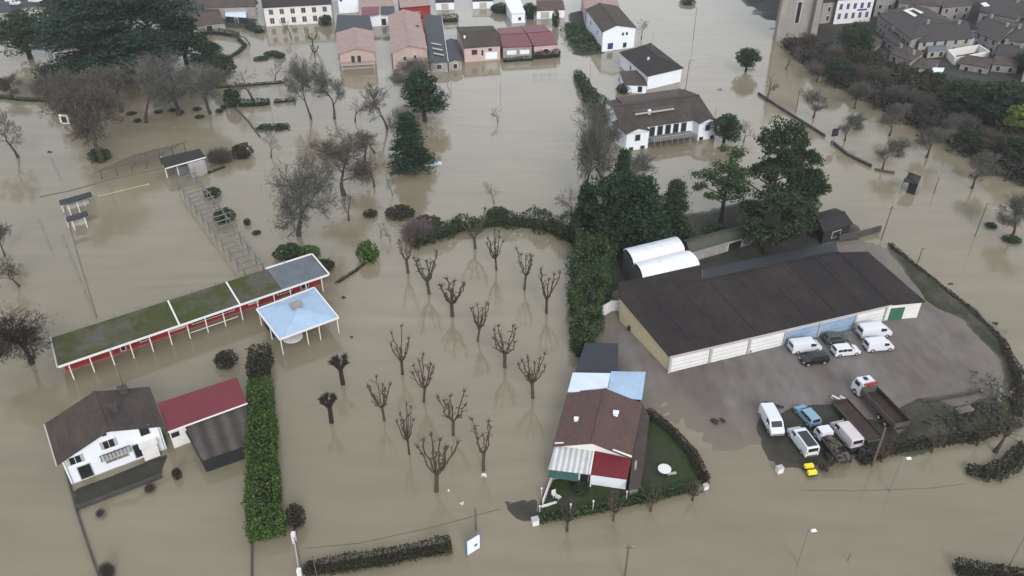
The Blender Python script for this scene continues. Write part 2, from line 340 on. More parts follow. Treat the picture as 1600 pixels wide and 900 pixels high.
# ---------------------------------------------------------------- buildings
class Bld:
    """a building from its four eave corners (front left, front right, back right, back left) and eave height"""
    def __init__(s, name, label, cat, c, ez, roof='gable_u', rise=2., wm='wall_offwhite', rm='roof_brown', over=.4, base=-.4, t=.18, group=None, roofname='roof', k=.5, zs=None):
        E = [at(x, y, ez) for x, y in c]; s.ez = ez; cen = sum(E, Vector()) / 4
        s.rz = math.atan2(E[1].y - E[0].y, E[1].x - E[0].x)
        s.root = thing(name, label, cat, (cen.x, cen.y, 0), s.rz, group)
        s.E = E
        def ins(p, q, r, o):      # corner p moved inwards along both edges
            return p + (q - p).normalized() * o + (r - p).normalized() * o
        s.Wc = [ins(E[i], E[(i + 1) % 4], E[i - 1], over) for i in range(4)]
        A, B, C, D = E; a, b, c_, d = s.Wc; z = Vector((0, 0, 1)); mb = MB(); wl = MB()
        zw = ez - t - .01
        def zz(p, v): return Vector((p.x, p.y, v))
        wl.prism([zz(p, zw) for p in (a, b, c_, d)], base)
        s.ridge = None
        if roof in ('gable_v', 'gable_u'):
            if roof == 'gable_v': P0, P1 = lerp(A, B, k) + z * rise, lerp(D, C, k) + z * rise; fs = [(A, P0, P1, D), (P0, B, C, P1)]; tri = [(a, b), (c_, d)]
            else: P0, P1 = lerp(A, D, k) + z * rise, lerp(B, C, k) + z * rise; fs = [(A, B, P1, P0), (P0, P1, C, D)]; tri = [(b, c_), (d, a)]
            for f in fs: mb.slab(f, t)
            mb.bar(P0 + z * .04, P1 + z * .04, .3, .12)
            for i, (p, q) in enumerate(tri):    # gable wall, .25 m thick
                inn = ((P0 + P1) / 2 - (p + q) / 2); inn.z = 0; inn.normalize(); inn *= .25; p = p + inn * .01; q = q + inn * .01
                kk = k if (roof == 'gable_v') == (i == 0) else 1 - k
                if roof == 'gable_u': kk = k if i == 0 else 1 - k
                m_ = lerp(p, q, kk); ap = rise * (1 - over / max(1., (q - p).length / 2)) - .02
                pts = [zz(p, zw + .003), zz(q, zw + .003), zz(q, zw + .02), zz(m_, zw + ap), zz(p, zw + .02)]
                wl.hull(pts, [x + inn for x in pts])
        elif roof == 'hip':
            L = (B - A).length; Wd = (D - A).length
            if L >= Wd:
                f = min(.45, Wd / 2 / L * .9); mL, mR = lerp(A, D, .5), lerp(B, C, .5)
                P0, P1 = lerp(mL, mR, f) + z * rise, lerp(mL, mR, 1 - f) + z * rise
                fs = [(A, B, P1, P0), (C, D, P0, P1), (D, A, P0), (B, C, P1)]
            else:
                f = min(.45, L / 2 / Wd * .9); mF, mB = lerp(A, B, .5), lerp(D, C, .5)
                P0, P1 = lerp(mF, mB, f) + z * rise, lerp(mF, mB, 1 - f) + z * rise
                fs = [(A, B, P0), (C, D, P1), (B, C, P1, P0), (D, A, P0, P1)]
            for f in fs: mb.slab(f, t)
            mb.bar(P0 + z * .04, P1 + z * .04, .3, .12)
            for e in ((A, P0), (B, P1 if L >= Wd else P0), (C, P1), (D, P0 if L >= Wd else P1)): mb.bar(e[0] + z * .03, e[1] + z * .03, .22, .1)
        else:                     # mono / flat: higher at the back by rise
            mb.slab((A, B, C + z * rise, D + z * rise), t)
            if rise > .05: wl.prism([zz(a, zw), zz(b, zw), zz(c_, zw + rise * .93), zz(d, zw + rise * .93)], zw - .2)
        s.roof = mb.build(roofname, rm, s.root); s.wall = wl.build('wall', wm, s.root)
        s.P = (P0, P1) if roof in ('gable_v', 'gable_u', 'hip') else None
        s.rise = rise; s.kind = roof
    def side(s, w):
        i = 'FRBL'.index(w); return s.Wc[i], s.Wc[(i + 1) % 4]
    def opening(s, w, u, z, wd, ht, name='window', frame='trim_white', pane='pane', out=.06, sill=False, bars=0):
        p, q = s.side(w); d = (q - p); L = d.length; d.normalize(); n = Vector((d.y, -d.x, 0)); c = p + d * (L * u); c.z = z
        rz = math.atan2(d.y, d.x); f = MB()
        f.box(c + n * (out / 2), (wd + .24, out, ht + .24), rz)
        if sill: f.box(c + n * .12 - Vector((0, 0, ht / 2 + .16)), (wd + .4, .24, .1), rz)
        o = f.build(name, frame, s.root); g = MB()
        if bars:
            step = wd / bars
            for i in range(bars): g.box(c + d * ((i + .5) * step - wd / 2) + n * (out + .02), (step - .07, .04, ht), rz)
        else: g.box(c + n * (out + .02), (wd, .04, ht), rz)
        g.build('pane' if name == 'window' else 'panel', pane, o); return o
    def chimney(s, u, v, h=1.2, w=.7, m='stone', z=None):
        a, b, c, d = s.E; p = lerp(lerp(a, b, u), lerp(d, c, u), v)
        if z is None:
            e = v if s.kind == 'gable_u' else u
            z = s.ez + (s.rise * (1 - abs(e - .5) * 2) if s.kind != 'mono' else s.rise * v)
        mb = MB(); mb.box((p.x, p.y, z + h / 2 - .35), (w, w * .8, h + .7), s.rz); mb.box((p.x, p.y, z + h + .03), (w + .16, w * .8 + .16, .12), s.rz)
        mb.ball((p.x, p.y, z + h + .15), .16)
        return mb.build('chimney', m, s.root)
    def gutter(s, w='F', m='trim_white', sz=.16):
        i = 'FRBL'.index(w); a, b = s.E[i], s.E[(i + 1) % 4]; d = (b - a).normalized(); n = Vector((d.y, -d.x, 0))
        return MB().bar(a + n * (sz / 2 + .01) - Vector((0, 0, .1)), b + n * (sz / 2 + .01) - Vector((0, 0, .1)), sz, .16).build('gutter', m, s.root)

def part_slab(root, name, pts, t, m):
    return MB().slab([at(*p) for p in pts], t).build(name, m, root)

# -- white farmhouse, lower left
ez = 4.3
b = Bld('farmhouse', 'white gabled farmhouse with brown tiled roof and dark shuttered windows', 'house', [(89, 726), (257, 665), (234, 604), (70, 662)], ez, 'gable_v', 2.3, 'wall_white', 'roof_house', over=.55)
b.opening('F', .12, 3.6, 1.3, 1.1, bars=2, frame='wall_white'); b.opening('F', .17, 1.3, 1.4, 2.0, 'door', frame='trim_grey', pane='pane')
b.opening('F', .47, 4.2, 1.3, 1.2, bars=2); b.opening('F', .84, 4.2, 1.1, 1.3); b.opening('F', .46, 5.9, .5, .5)
b.opening('F', .73, 1.5, 1.2, 2.1, 'door', frame='trim_grey', pane='pane'); b.opening('F', .50, 2.0, 2.6, 1.3, 'window', frame='trim_grey', pane='timber_grey', bars=4)
b.opening('L', .3, 2.6, 1., 1.2); b.opening('L', .7, 2.6, 1., 1.2)
p, q = b.side('F'); d = (q - p).normalized(); n = Vector((d.y, -d.x, 0)); c = lerp(p, q, .50); c.z = 2.55
bal = MB(); bal.box(c + n * .5, (3.6, 1.0, .14), b.rz); bal.build('balcony', 'trim_grey', b.root)
rl = MB()
for i in range(9): rl.box(c + n * .96 + d * (i * .43 - 1.72) + Vector((0, 0, .5)), (.07, .07, .9), b.rz)
rl.box(c + n * .96 + Vector((0, 0, .97)), (3.6, .09, .08), b.rz); rl.build('railing', 'plastic_dark', b.root)
c = lerp(p, q, .83); c.z = 1.4; MB().box(c + n * .6, (1.9, 1.1, 2.2), b.rz).box(c + n * .6 + Vector((0, 0, 1.2)), (2.2, 1.4, .15), b.rz, 0).build('porch', 'wall_offwhite', b.root)
b.chimney(.62, .45, 1.0, .7, 'stone_dark'); b.chimney(.75, .9, .9, 1.1, 'stone_dark')
b.gutter('L', 'trim_grey')
for u_ in (.02, .98): cc = lerp(p, q, u_) + n * .1; MB().tube((cc.x, cc.y, 0), (cc.x, cc.y, 4.1), .06, .06, 6).build('downpipe', 'trim_grey', b.root)
for u_, z0_ in ((.055, 3.6), (.185, 3.6), (.405, 4.2), (.535, 4.2)): cc = lerp(p, q, u_) + n * .05; MB().box((cc.x, cc.y, z0_), (.45, .07, 1.2), b.rz).build('shutter', 'trim_grey', b.root)
# shed annexes beside it
b2 = Bld('annex', 'long low annex with crimson sheet roof joined to the white farmhouse', 'outbuilding', [(262, 674), (386, 629), (372, 597), (248, 638)], 3.3, 'mono', .9, 'wall_offwhite', 'roof_red', over=.15)
b2.gutter('F'); b2.opening('F', .06, 2.3, 1.0, .8)
b3 = Bld('lean_to_barn', 'low barn with streaky brown corrugated roof below the crimson annex roof', 'barn', [(316, 719), (389, 694), (387, 636), (289, 669)], 2.3, 'mono', .7, 'wall_dark', 'fibre_brown', over=.12)
MB().slab([at(289, 674, 2.55), at(312, 716, 2.2), at(318, 718, 2.2), at(297, 671, 2.6)], .1).build('roof_edge', 'roof_slate_dark', b3.root)

# -- long red building with mossy flat roof
ez = 3.3
b = Bld('pavilion_block', 'long red walled block with mossy flat roof and white posts', 'building', [(91, 573), (513, 429), (487, 399), (81, 529)], ez, 'mono', .15, 'wall_red', 'roof_moss', over=.3)
A, B_, C_, D_ = b.E
# walls stand back from the front eave: a porch with white posts
b.wall.data.clear_geometry(); wl = MB(); z1 = ez - .2
dF = (B_ - A).normalized(); inw = (D_ - A).normalized()
def bp(u, v, z): p = lerp(lerp(A, B_, u), lerp(D_, C_, u), v); return Vector((p.x, p.y, z))
wl.prism([bp(.012, .38, z1), bp(.988, .38, z1), bp(.988, .97, z1), bp(.012, .97, z1)], -.4)
tmp = wl.mesh('wall', 'wall_red', world_of(b.root).inverted()); b.wall.data = tmp
for u0, u1, nm, mm in ((.375, .43, 'window', 'trim_grey'), (.20, .215, 'door', 'pane'), (.46, .62, 'window', 'pane'), (.68, .72, 'window', 'trim_grey'), (.80, .86, 'window', 'pane'), (.90, .93, 'door', 'pane'), (.27, .30, 'window', 'pane')):
    c = bp((u0 + u1) / 2, .38, 1.6); L = (B_ - A).length * (u1 - u0)
    n = Vector((dF.y, -dF.x, 0)); f = MB().box(c + n * .04, (L + .2, .08, 1.7 if nm == 'window' else 2.6), b.rz).build(nm, 'trim_white', b.root)
    MB().box(c + n * .10, (L, .04, 1.45 if nm == 'window' else 2.4), b.rz).build('pane', mm, f)
for i in range(15):
    u = .03 + i * .0672
    MB().box(bp(u, .05, 1.35), (.15, .15, 3.5), b.rz).build('post', 'trim_white', b.root)
MB().bar(bp(.0, -.012, ez - .02), bp(1, -.012, ez - .02), .2, .28).build('fascia', 'trim_white', b.root)
MB().bar(bp(1.003, 0, ez + .03), bp(1.003, 1, ez + .18), .25, .3).build('fascia', 'trim_white', b.root)
MB().bar(bp(.80, 1.01, ez + .2), bp(1, 1.01, ez + .2), .25, .3).build('fascia', 'trim_white', b.root)
MB().bar(bp(-.003, 0, ez + .03), bp(-.003, 1, ez + .18), .2, .3).build('fascia', 'trim_grey', b.root)
for u in (.408, .635): MB().bar(bp(u, 0, ez + .06), bp(u, .97, ez + .21), .25, .22).build('roof_rib', 'trim_white', b.root)
MB().slab([bp(.805, .02, ez + .03), bp(.995, .02, ez + .03), bp(.995, .98, ez + .175), bp(.805, .98, ez + .175)], .02).build('slate_roof', 'roof_slate', b.root)
MB().bar(bp(.44, .06, 1.0), bp(.62, .06, 1.0), .08, .1).build('railing', 'trim_white', b.root)
vb = MB()
for i in range(9): pp = bp(.12 + i * .095, 1.0, ez + .3); vb.tube(pp - Vector((0, 0, .3)), pp + Vector((0, 0, .5)), .09, .09, 5)
vb.build('vent_pipes', 'metal_pole', b.root)

# -- blue hipped pavilion
b = Bld('bandstand', 'open pavilion with pale blue hipped sheet roof on white posts', 'pavilion', [(437, 531), (529, 497), (491, 450), (401, 484)], 3.1, 'hip', 1.3, 'trim_white', 'roof_blue', over=.3)
A, B_, C_, D_ = b.E; wl = MB()
b.wall.data = MB().prism([lerp(lerp(A, B_, .05), lerp(D_, C_, .05), v) if 0 else Vector((*lerp(lerp(A, B_, u), lerp(D_, C_, u), v)[:2], 2.85)) for u, v in ((.06, .55), (.35, .55), (.35, .94), (.06, .94))], -.4).mesh('wall', 'wall_dark', world_of(b.root).inverted())
for u, v in ((.02, .03), (.98, .03), (.98, .97), (.02, .97), (.45, .03), (.66, .03), (.02, .5), (.98, .5)):
    p = lerp(lerp(A, B_, u), lerp(D_, C_, u), v); MB().box((p.x, p.y, 1.3), (.13, .13, 3.3), b.rz).build('post', 'trim_white', b.root)
for e in range(4): MB().bar(b.E[e] + Vector((0, 0, .05)), b.E[(e + 1) % 4] + Vector((0, 0, .05)), .22, .26).build('fascia', 'trim_white', b.root)
c = sum(b.E, Vector()) / 4; MB().box((c.x, c.y, 4.45), (1.5, 1.2, .7), b.rz).box((c.x, c.y, 4.86), (1.9, 1.6, .12), b.rz).build('skylight', 'stone', b.root)
t_ = thing('round_table', 'pale round table standing in the flood under the blue pavilion', 'table', at(458, 536))
c = at(458, 532); MB().tube((c.x, c.y, .62), (c.x, c.y, .75), 1.6, 1.6, 24).build('table_top', 'wall_offwhite', t_); MB().tube((c.x, c.y, -.4), (c.x, c.y, .62), .2, .2, 8).build('leg', 'trim_grey', t_)

# -- garage
gz, gb = 3.55, 4.9
c = at(1180, 500, 0); g = thing('garage_block', 'long dark roofed garage block with white and blue roller doors', 'garage', c, math.atan2(at(1392, 500).y - at(1048, 585).y, at(1392, 500).x - at(1048, 585).x))
rp = [(1046, 557, gz), (1393, 476, gz), (1446, 471, gz), (1356, 393, gb), (1310, 394, gb), (1097, 438, gb), (1095, 414, gb), (966, 441, gb), (967, 463, gb)]
RP = [at(*p) for p in rp]
z_ = Vector((0, 0, 1))
mb = MB(); mb.slab((RP[0], RP[1], RP[4], RP[8]), .2); mb.slab((RP[1], RP[2], RP[3], RP[4]), .2); mb.slab((RP[8] + z_ * .02, RP[5] + z_ * .02, RP[6] + z_ * .02, RP[7] + z_ * .02), .2); mb.bar(RP[5] + z_ * .03, RP[4] + z_ * .03, .35, .16); mb.bar(RP[1] + z_ * .03, RP[4] + z_ * .03, .22, .08)
for u in (.12, .25, .38, .5, .62, .75, .88): mb.bar(lerp(RP[0], RP[1], u) + z_ * .02, lerp(RP[8], RP[4], u) + z_ * .02, .10, .05)
MB().bar(RP[0] + Vector((.03, -.12, -.05)), RP[1] + Vector((.03, -.12, -.05)), .16, .14).build('gutter', 'trim_grey', g)
mb.build('roof', 'roof_garage', g)
cen = sum(RP, Vector()) / 9
IN = [p + (cen - p).normalized() * .5 for p in RP]
wl = MB(); wl.prism([IN[k] - z_ * .3 for k in (0, 1, 4, 8)], -.1); wl.prism([IN[k] - z_ * .34 for k in (1, 2, 3, 4)], -.12); Q4 = [RP[8], RP[5], RP[6], RP[7]]; c4 = sum(Q4, Vector()) / 4; wl.prism([lerp(p, c4, .06) - z_ * .24 for p in Q4], -.1); wl.build('wall', 'wall_offwhite', g)
# yellow side wall skin
a_, b_ = IN[8], IN[0]; d = (b_ - a_); d.z = 0; d.normalize(); n = Vector((d.y, -d.x, 0)) 
if n.x > 0: n = -n
mb = MB(); pts = [a_ - z_ * .25, b_ - z_ * .25, Vector((b_.x, b_.y, 0)), Vector((a_.x, a_.y, 0))]
mb.hull([p + n * .06 for p in pts], [p - n * .02 for p in pts]); mb.build('side_wall', 'wall_cream', g)
fa, fb = IN[0], IN[1]; d = (fb - fa); L = d.length; d.normalize(); n = Vector((d.y, -d.x, 0)); rz = math.atan2(d.y, d.x)
for i, (u0, u1, mm) in enumerate(((.004, .163, 'door_white'), (.18, .335, 'door_white'), (.352, .500, 'door_white'), (.517, .665, 'door_blue'), (.678, .838, 'door_blue'), (.853, .99, 'door_white'))):
    c = fa + d * L * (u0 + u1) / 2; o = MB().box((c.x + n.x * .05, c.y + n.y * .05, 1.45), (L * (u1 - u0), .1, 2.7), rz).build('garage_door', mm, g)
    mb = MB()
    for k in range(1, 4): mb.box((c.x + n.x * .115, c.y + n.y * .115, .1 + k * .68), (L * (u1 - u0) - .1, .03, .06), rz)
    mb.build('door_rib', 'trim_grey', o)
for u in (-.004, .1715, .3435, .5085, .6715, .8455, .997):
    c = fa + d * L * u; MB().box((c.x + n.x * .07, c.y + n.y * .07, 1.6), (.32, .25, 3.3), rz).build('pillar', 'trim_grey', g)
MB().bar(fa + n * .08 - z_ * .45, fb + n * .08 - z_ * .45, .12, .22).build('lintel', 'wall_rose', g)
ga, gc = IN[1], IN[2]; d2 = (gc - ga); L2 = d2.length; d2.normalize(); n2 = Vector((d2.y, -d2.x, 0)); c = ga + d2 * L2 * .33
MB().box((c.x + n2.x * .05, c.y + n2.y * .05, 1.4), (2.4, .1, 2.6), math.atan2(d2.y, d2.x)).build('garage_door', 'door_green', g)["label"] = 'green door in the right end wall'
# pale wall at the left end
def wallrun(name, label, pts, h, t, m, cat='wall', base=-.3, group=None):
    P = [at(x, y) for x, y in pts]; mb = MB()
    for i in range(len(P) - 1):
        a, b_ = P[i], P[i + 1]; dd = (b_ - a).normalized() * t * .35
        mb.bar(Vector((a.x, a.y, (h + base) / 2)) - dd, Vector((b_.x, b_.y, (h + base) / 2)) + dd, t, h - base + .002 * i)
    o = mb.build(name, m, origin=(P[0].x, P[0].y, 0)); return tag(o, label, cat, group)
wallrun('boundary_wall', 'short curved pale wall at the left end of the garage block', [(984, 500), (970, 486), (955, 486), (942, 494)], 2.0, .3, 'wall_offwhite', base=0)
t_ = thing('back_annex', 'dark low back roof strip behind the garage block', 'shed', at(1200, 440), rz)
q = [at(1099, 436, gb - .3), at(1309, 391, gb - .3), at(1306, 378, 4.0), at(1099, 420, 4.0)]
MB().slab(q, .15).build('roof', 'roof_slate_dark', t_); MB().prism([lerp(p, sum(q, Vector()) / 4, .04) - z_ * .2 for p in q], 0).build('wall', 'wall_grey', t_)

# -- twin barrel roofed metal shed
t_ = thing('barrel_shed', 'white twin barrel vault metal shed behind the dark garage', 'shed', at(1035, 430), 0)
for (l0, l1, r0, r1) in (((974, 391), (990, 413), (1053, 372), (1070, 392)), ((990, 414), (1004, 434), (1071, 394), (1093, 414))):
    z0 = 4.9; a, b_, c, d_ = at(*l0, z0), at(*l1, z0), at(*r0, z0), at(*r1, z0); mb = MB(); N = 12; prev = None
    for i in range(N + 1):
        th = math.pi * i / N; u = .5 - .5 * math.cos(th); hgt = z_ * (math.sin(th) * 1.0)
        cur = (lerp(a, b_, u) + hgt, lerp(c, d_, u) + hgt)
        if prev: mb.hull([prev[0], cur[0], cur[1], prev[1]], [p - z_ * .07 for p in (prev[0], cur[0], cur[1], prev[1])])
        prev = cur
    mb.build('vault', 'metal_white', t_, smooth=False)
    MB().prism([p - z_ * .08 for p in (b_, d_, c, a)], 0).build('wall', 'stone_dark', t_)
b = Bld('long_shed', 'long low grey green roofed shed right of the white barrel shed', 'shed', [(1078, 394), (1182, 364), (1168, 350), (1066, 375)], 2.8, 'gable_u', .7, 'wall_grey', 'roof_slate_dark', over=.3)
b.roof.data.materials[0] = M['roof_moss2'] = mat('roof_mossy_grey', (.075, .08, .062), var=.3, scale=.3)
b.opening('F', .7, 1.2, 3, 1.6, 'door', pane='wall_dark')
b = Bld('hut', 'small dark roofed hut by the water behind the garage', 'hut', [(1287, 363), (1333, 349), (1305, 325), (1268, 335)], 2.9, 'gable_u', .8, 'wall_dark', 'roof_dark', over=.3)
b.opening('F', .5, 1.4, 2, 1.2, frame='trim_grey')
b = Bld('dark_shed', 'flat charcoal roofed shed behind the small tiled house', 'shed', [(899, 581), (966, 583), (966, 538), (914, 537)], 2.4, 'mono', .2, 'wall_dark', 'roof_slate_dark', over=.15)
b.opening('R', .5, 1.1, 1.6, 1.8, 'door', pane='timber')

# -- small tiled house with garden
b = Bld('tiled_house', 'small house with reddish brown tiled roof inside the dark garden', 'house', [(863, 697), (987, 716), (1004, 630), (887, 612)], 3.1, 'gable_v', 1.6, 'wall_offwhite', 'roof_red_old', over=.35)
b.chimney(.70, .60, .5, .6, 'wall_white'); b.chimney(.22, .42, .4, .45, 'wall_white')
r_ = b.root
part_slab(r_, 'side_roof', [(988, 715, 2.9), (982, 766, 2.2), (1001, 762, 2.0), (1015, 652, 2.2), (1004, 631, 2.9)], .12, 'roof_house')
q = [at(988, 700, 2.6), at(984, 762, 2.0), at(998, 758, 1.9), at(1011, 655, 2.0)]; MB().prism([lerp(p, sum(q, Vector()) / 4, .06) for p in q], 0).build('side_wall', 'wall_grey', r_)
part_slab(r_, 'blue_roof', [(955, 580, 3.6), (1009, 581, 3.3), (1003, 624, 3.2), (979, 622, 3.6), (949, 612, 4.3)], .12, 'roof_blue')
part_slab(r_, 'pale_roof', [(895, 582, 3.2), (954, 583, 3.7), (948, 611, 4.25), (887, 612, 3.35)], .12, 'roof_pale')
q = [at(896, 586, 3.0), at(1006, 586, 3.0), at(1001, 620, 2.9), at(891, 610, 3.0)]; MB().prism(list(reversed(q)), 0).build('rear_wall', 'wall_dark', r_)
part_slab(r_, 'corrugated_roof', [(867, 696, 3.0), (927, 704, 3.0), (921, 741, 2.5), (857, 733, 2.5)], .1, 'corrugated')
part_slab(r_, 'red_roof', [(929, 704, 3.05), (986, 717, 3.05), (980, 749, 2.55), (922, 741, 2.55)], .1, 'roof_red_dark')
MB().bar(at(867, 693, 3.12), at(927, 692, 4.45), .25, .2).bar(at(927, 692, 4.45), at(987, 714, 3.12), .25, .2).build('verge_board', 'trim_white', r_)
MB().bar(at(928, 703, 3.12), at(921.5, 741, 2.62), .2, .14).build('roof_rib', 'trim_white', r_)
q = [at(923, 739, 2.4), at(979, 747, 2.4), at(986, 720, 2.5), at(930, 712, 2.5)]; MB().prism(q, 0).build('front_wall', 'wall_white', r_)
q = [at(862, 729, 2.3), at(921, 738, 2.3), at(926, 710, 2.5), at(870, 704, 2.5)]; MB().prism(q, 0).build('porch_wall', 'wall_grey', r_)
part_slab(r_, 'awning', [(858, 734, 2.4), (904, 741, 2.4), (903, 752, 2.0), (857, 745, 2.0)], .08, 'wall_green')
for x, y in ((904, 760), (922, 764)):
    p = at(x, y); MB().box((p.x, p.y, 1.2), (.16, .16, 2.4)).build('post', 'trim_white', r_)
c = at(912, 760); MB().box((c.x, c.y, 1.2), (.9, .1, 2.0), b.rz).build('door', 'pane', r_)
wallrun('garden_wall', 'thin white wall along the left of the small house garden', [(862, 752), (848, 790)], 1.0, .14, 'trim_white', base=0)
for i, (x, y, lb) in enumerate(((846, 780, 'thin white post on the left edge of the small house terrace'), (843, 808, 'white topped post above the white box at the garden corner'), (926, 800, 'slim white post in front of the white front wall'), (978, 785, 'slim pale post below the right corner of the small house'), (891, 805, 'slim white post in the lower garden hedge'))):
    p = at(x, y); t_ = thing('garden_post', lb, 'post', p); MB().box((p.x, p.y, .9), (.12, .12, 1.9)).build('shaft', 'trim_grey', t_); MB().box((p.x, p.y, 1.9), (.2, .2, .1)).build('cap', 'trim_white', t_)
def cabinet(x, y, sz, lb, m='trim_white'):
    p = at(x, y); t_ = thing('utility_box', lb, 'utility box', p); MB().box((p.x, p.y, sz * .55), (sz, sz * .8, sz * 1.2), .3).build('case', m, t_); MB().box((p.x, p.y, sz * 1.17), (sz * 1.12, sz * .9, .08), .3).build('lid', 'trim_grey', t_)
cabinet(836, 819, .8, 'white box at the lower left corner of the small garden'); cabinet(1217, 738, .8, 'white box at the lower left corner of the parking pad'); cabinet(1102, 764, .6, 'pale box at the right tip of the small garden')
p = at(1037, 742); t_ = thing('garden_table', 'white oval table on the dark lawn of the small house', 'table', p)
mb = MB(); mb.tube((p.x, p.y, 1.05), (p.x, p.y, 1.12), .85, .85, 16); mb.build('table_top', 'trim_white', t_); MB().tube((p.x, p.y, .3), (p.x, p.y, 1.05), .07, .07).build('leg', 'trim_grey', t_)
p = at(1049, 745); tag(MB().box((p.x, p.y, .62), (1.2, .35, .08), .2).box((p.x - .45, p.y - .1, .5), (.08, .3, .4), .2).box((p.x + .45, p.y + .1, .5), (.08, .3, .4), .2).build('garden_bench', 'trim_grey', origin=(p.x, p.y, .3)), 'small pale bench beside the white oval table on the lawn', 'bench')
def gchair(x, y, rz, lb):
    p = at(x, y); t_ = thing('garden_chair', lb, 'chair', (p.x, p.y, .3), rz)
    e = Matrix.Translation((p.x, p.y, .3)) @ Matrix.Rotation(rz, 4, 'Z')
    mb = MB(); mb.box((0, 0, .45), (.55, .55, .06)); mb.v = [tuple(e @ Vector(q)) for q in mb.v]; mb.build('seat', 'trim_white', t_)
    mb = MB(); mb.box((0, .26, .72), (.55, .05, .55)); mb.v = [tuple(e @ Vector(q)) for q in mb.v]; mb.build('backrest', 'trim_white', t_)
    for sx in (-1, 1):
        for sy in (-1, 1):
            mb = MB(); mb.box((sx * .24, sy * .24, .2), (.05, .05, .44)); mb.v = [tuple(e @ Vector(q)) for q in mb.v]; mb.build('leg', 'trim_white', t_)
gchair(866, 779, .4, 'left white chair on the dark terrace of the small house'); gchair(872, 783, 2.4, 'right white chair on the dark terrace of the small house')
p = at(858, 792); tag(MB().box((p.x, p.y, .4), (2.0, .3, .12), .35).box((p.x, p.y, .52), (1.9, .2, .1), .35).build('board', 'trim_white', origin=(p.x, p.y, .3)), 'white board lying by the front hedge of the small garden', 'board')

# -- upper middle houses
b = Bld('villa', 'wide villa with two white gabled wings, brown roof and veranda', 'house', [(971, 203), (1115, 183), (1068, 139), (944, 158)], 4.6, 'gable_u', 2.0, 'wall_white', 'roof_house', over=.5)
b.chimney(.35, .25, .9, .6, 'wall_white'); b.chimney(.9, .9, .8, .6, 'stone')
V = b
def wing(u0, u1):
    a, b_, c, d = V.E; fx = (b_ - a).normalized(); n = Vector((fx.y, -fx.x, 0)); A = lerp(a, b_, u0) + n * 2.6; B2 = lerp(a, b_, u1) + n * 2.6; C2 = lerp(a, b_, u1) - n * 5; D2 = lerp(a, b_, u0) - n * 5
    P0 = (A + B2) / 2 + z_ * 1.0; P1 = (D2 + C2) / 2 + z_ * 1.55; mb = MB(); mb.slab((A, P0, P1, D2), .16); mb.slab((P0, B2, C2, P1), .16); mb.build('wing_roof', 'roof_house', V.root)
    cc = (A + B2 + C2 + D2) / 4; Wk = [p + (Vector((cc.x, cc.y, p.z)) - p).normalized() * .5 for p in (A, B2, C2, D2)]
    mb = MB(); mb.prism([p - z_ * .18 for p in Wk], -.4); a2, b2 = Wk[0], Wk[1]; m_ = (a2 + b2) / 2
    pts = [a2 - z_ * .4, b2 - z_ * .4, b2 - z_ * .16, m_ + z_ * .72, a2 - z_ * .16]; mb.hull(pts, [p - n * .25 for p in pts]); mb.build('wing_wall', 'wall_white', V.root)
    c2 = (a2 + b2) / 2; rz2 = math.atan2(fx.y, fx.x)
    f = MB().box((c2.x + n.x * .04, c2.y + n.y * .04, 3.1), (1.5, .08, 1.7), rz2).build('window', 'trim_grey', V.root); MB().box((c2.x + n.x * .1, c2.y + n.y * .1, 3.1), (1.2, .04, 1.4), rz2).build('pane', 'pane', f)
    for s_ in (-1, 1):
        c3 = c2 + fx * s_ * 1.5; f = MB().box((c3.x + n.x * .04, c3.y + n.y * .04, .5), (1.2, .08, .9), rz2).build('window', 'trim_grey', V.root); MB().box((c3.x + n.x * .1, c3.y + n.y * .1, .5), (1.0, .04, .75), rz2).build('pane', 'pane', f)
wing(.0, .26); wing(.78, 1.0)
part_slab(V.root, 'upper_roof', [(993, 178, 6.1), (1052, 169, 6.1), (1064, 138, 5.9), (962, 152, 5.9)], .35, 'roof_house_worn')
MB().bar(at(992, 179, 6.15), at(1053, 170, 6.15), .3, .3).build('flashing', 'trim_grey', V.root)
for u in (.33, .42, .51, .60, .69): b.opening('F', u, 2.9, 1.35, 2.2, 'door' if u != .42 else 'window', frame='trim_grey', pane='pane')
a, b_ = V.side('F'); fx = (b_ - a).normalized(); n = Vector((fx.y, -fx.x, 0)); c = lerp(a, b_, .52); rzv = V.rz
MB().box((c.x + n.x * 1.9, c.y + n.y * 1.9, 1.75), ((b_ - a).length * .50, 3.2, .2), rzv).build('deck', 'timber_grey', V.root)
for i in range(8):
    cc = lerp(a, b_, .29 + i * .066) + n * 3.4; MB().box((cc.x, cc.y, .6), (.18, .18, 2.2), rzv).build('post', 'timber_grey', V.root)
mb = MB(); c0 = lerp(a, b_, .28) + n * 3.45; c1 = lerp(a, b_, .77) + n * 3.45
for i in range(22): cc = lerp(c0, c1, i / 21); mb.box((cc.x, cc.y, 2.25), (.06, .06, .9))
mb.bar((c0.x, c0.y, 2.7), (c1.x, c1.y, 2.7), .08, .08); mb.build('railing', 'trim_grey', V.root)

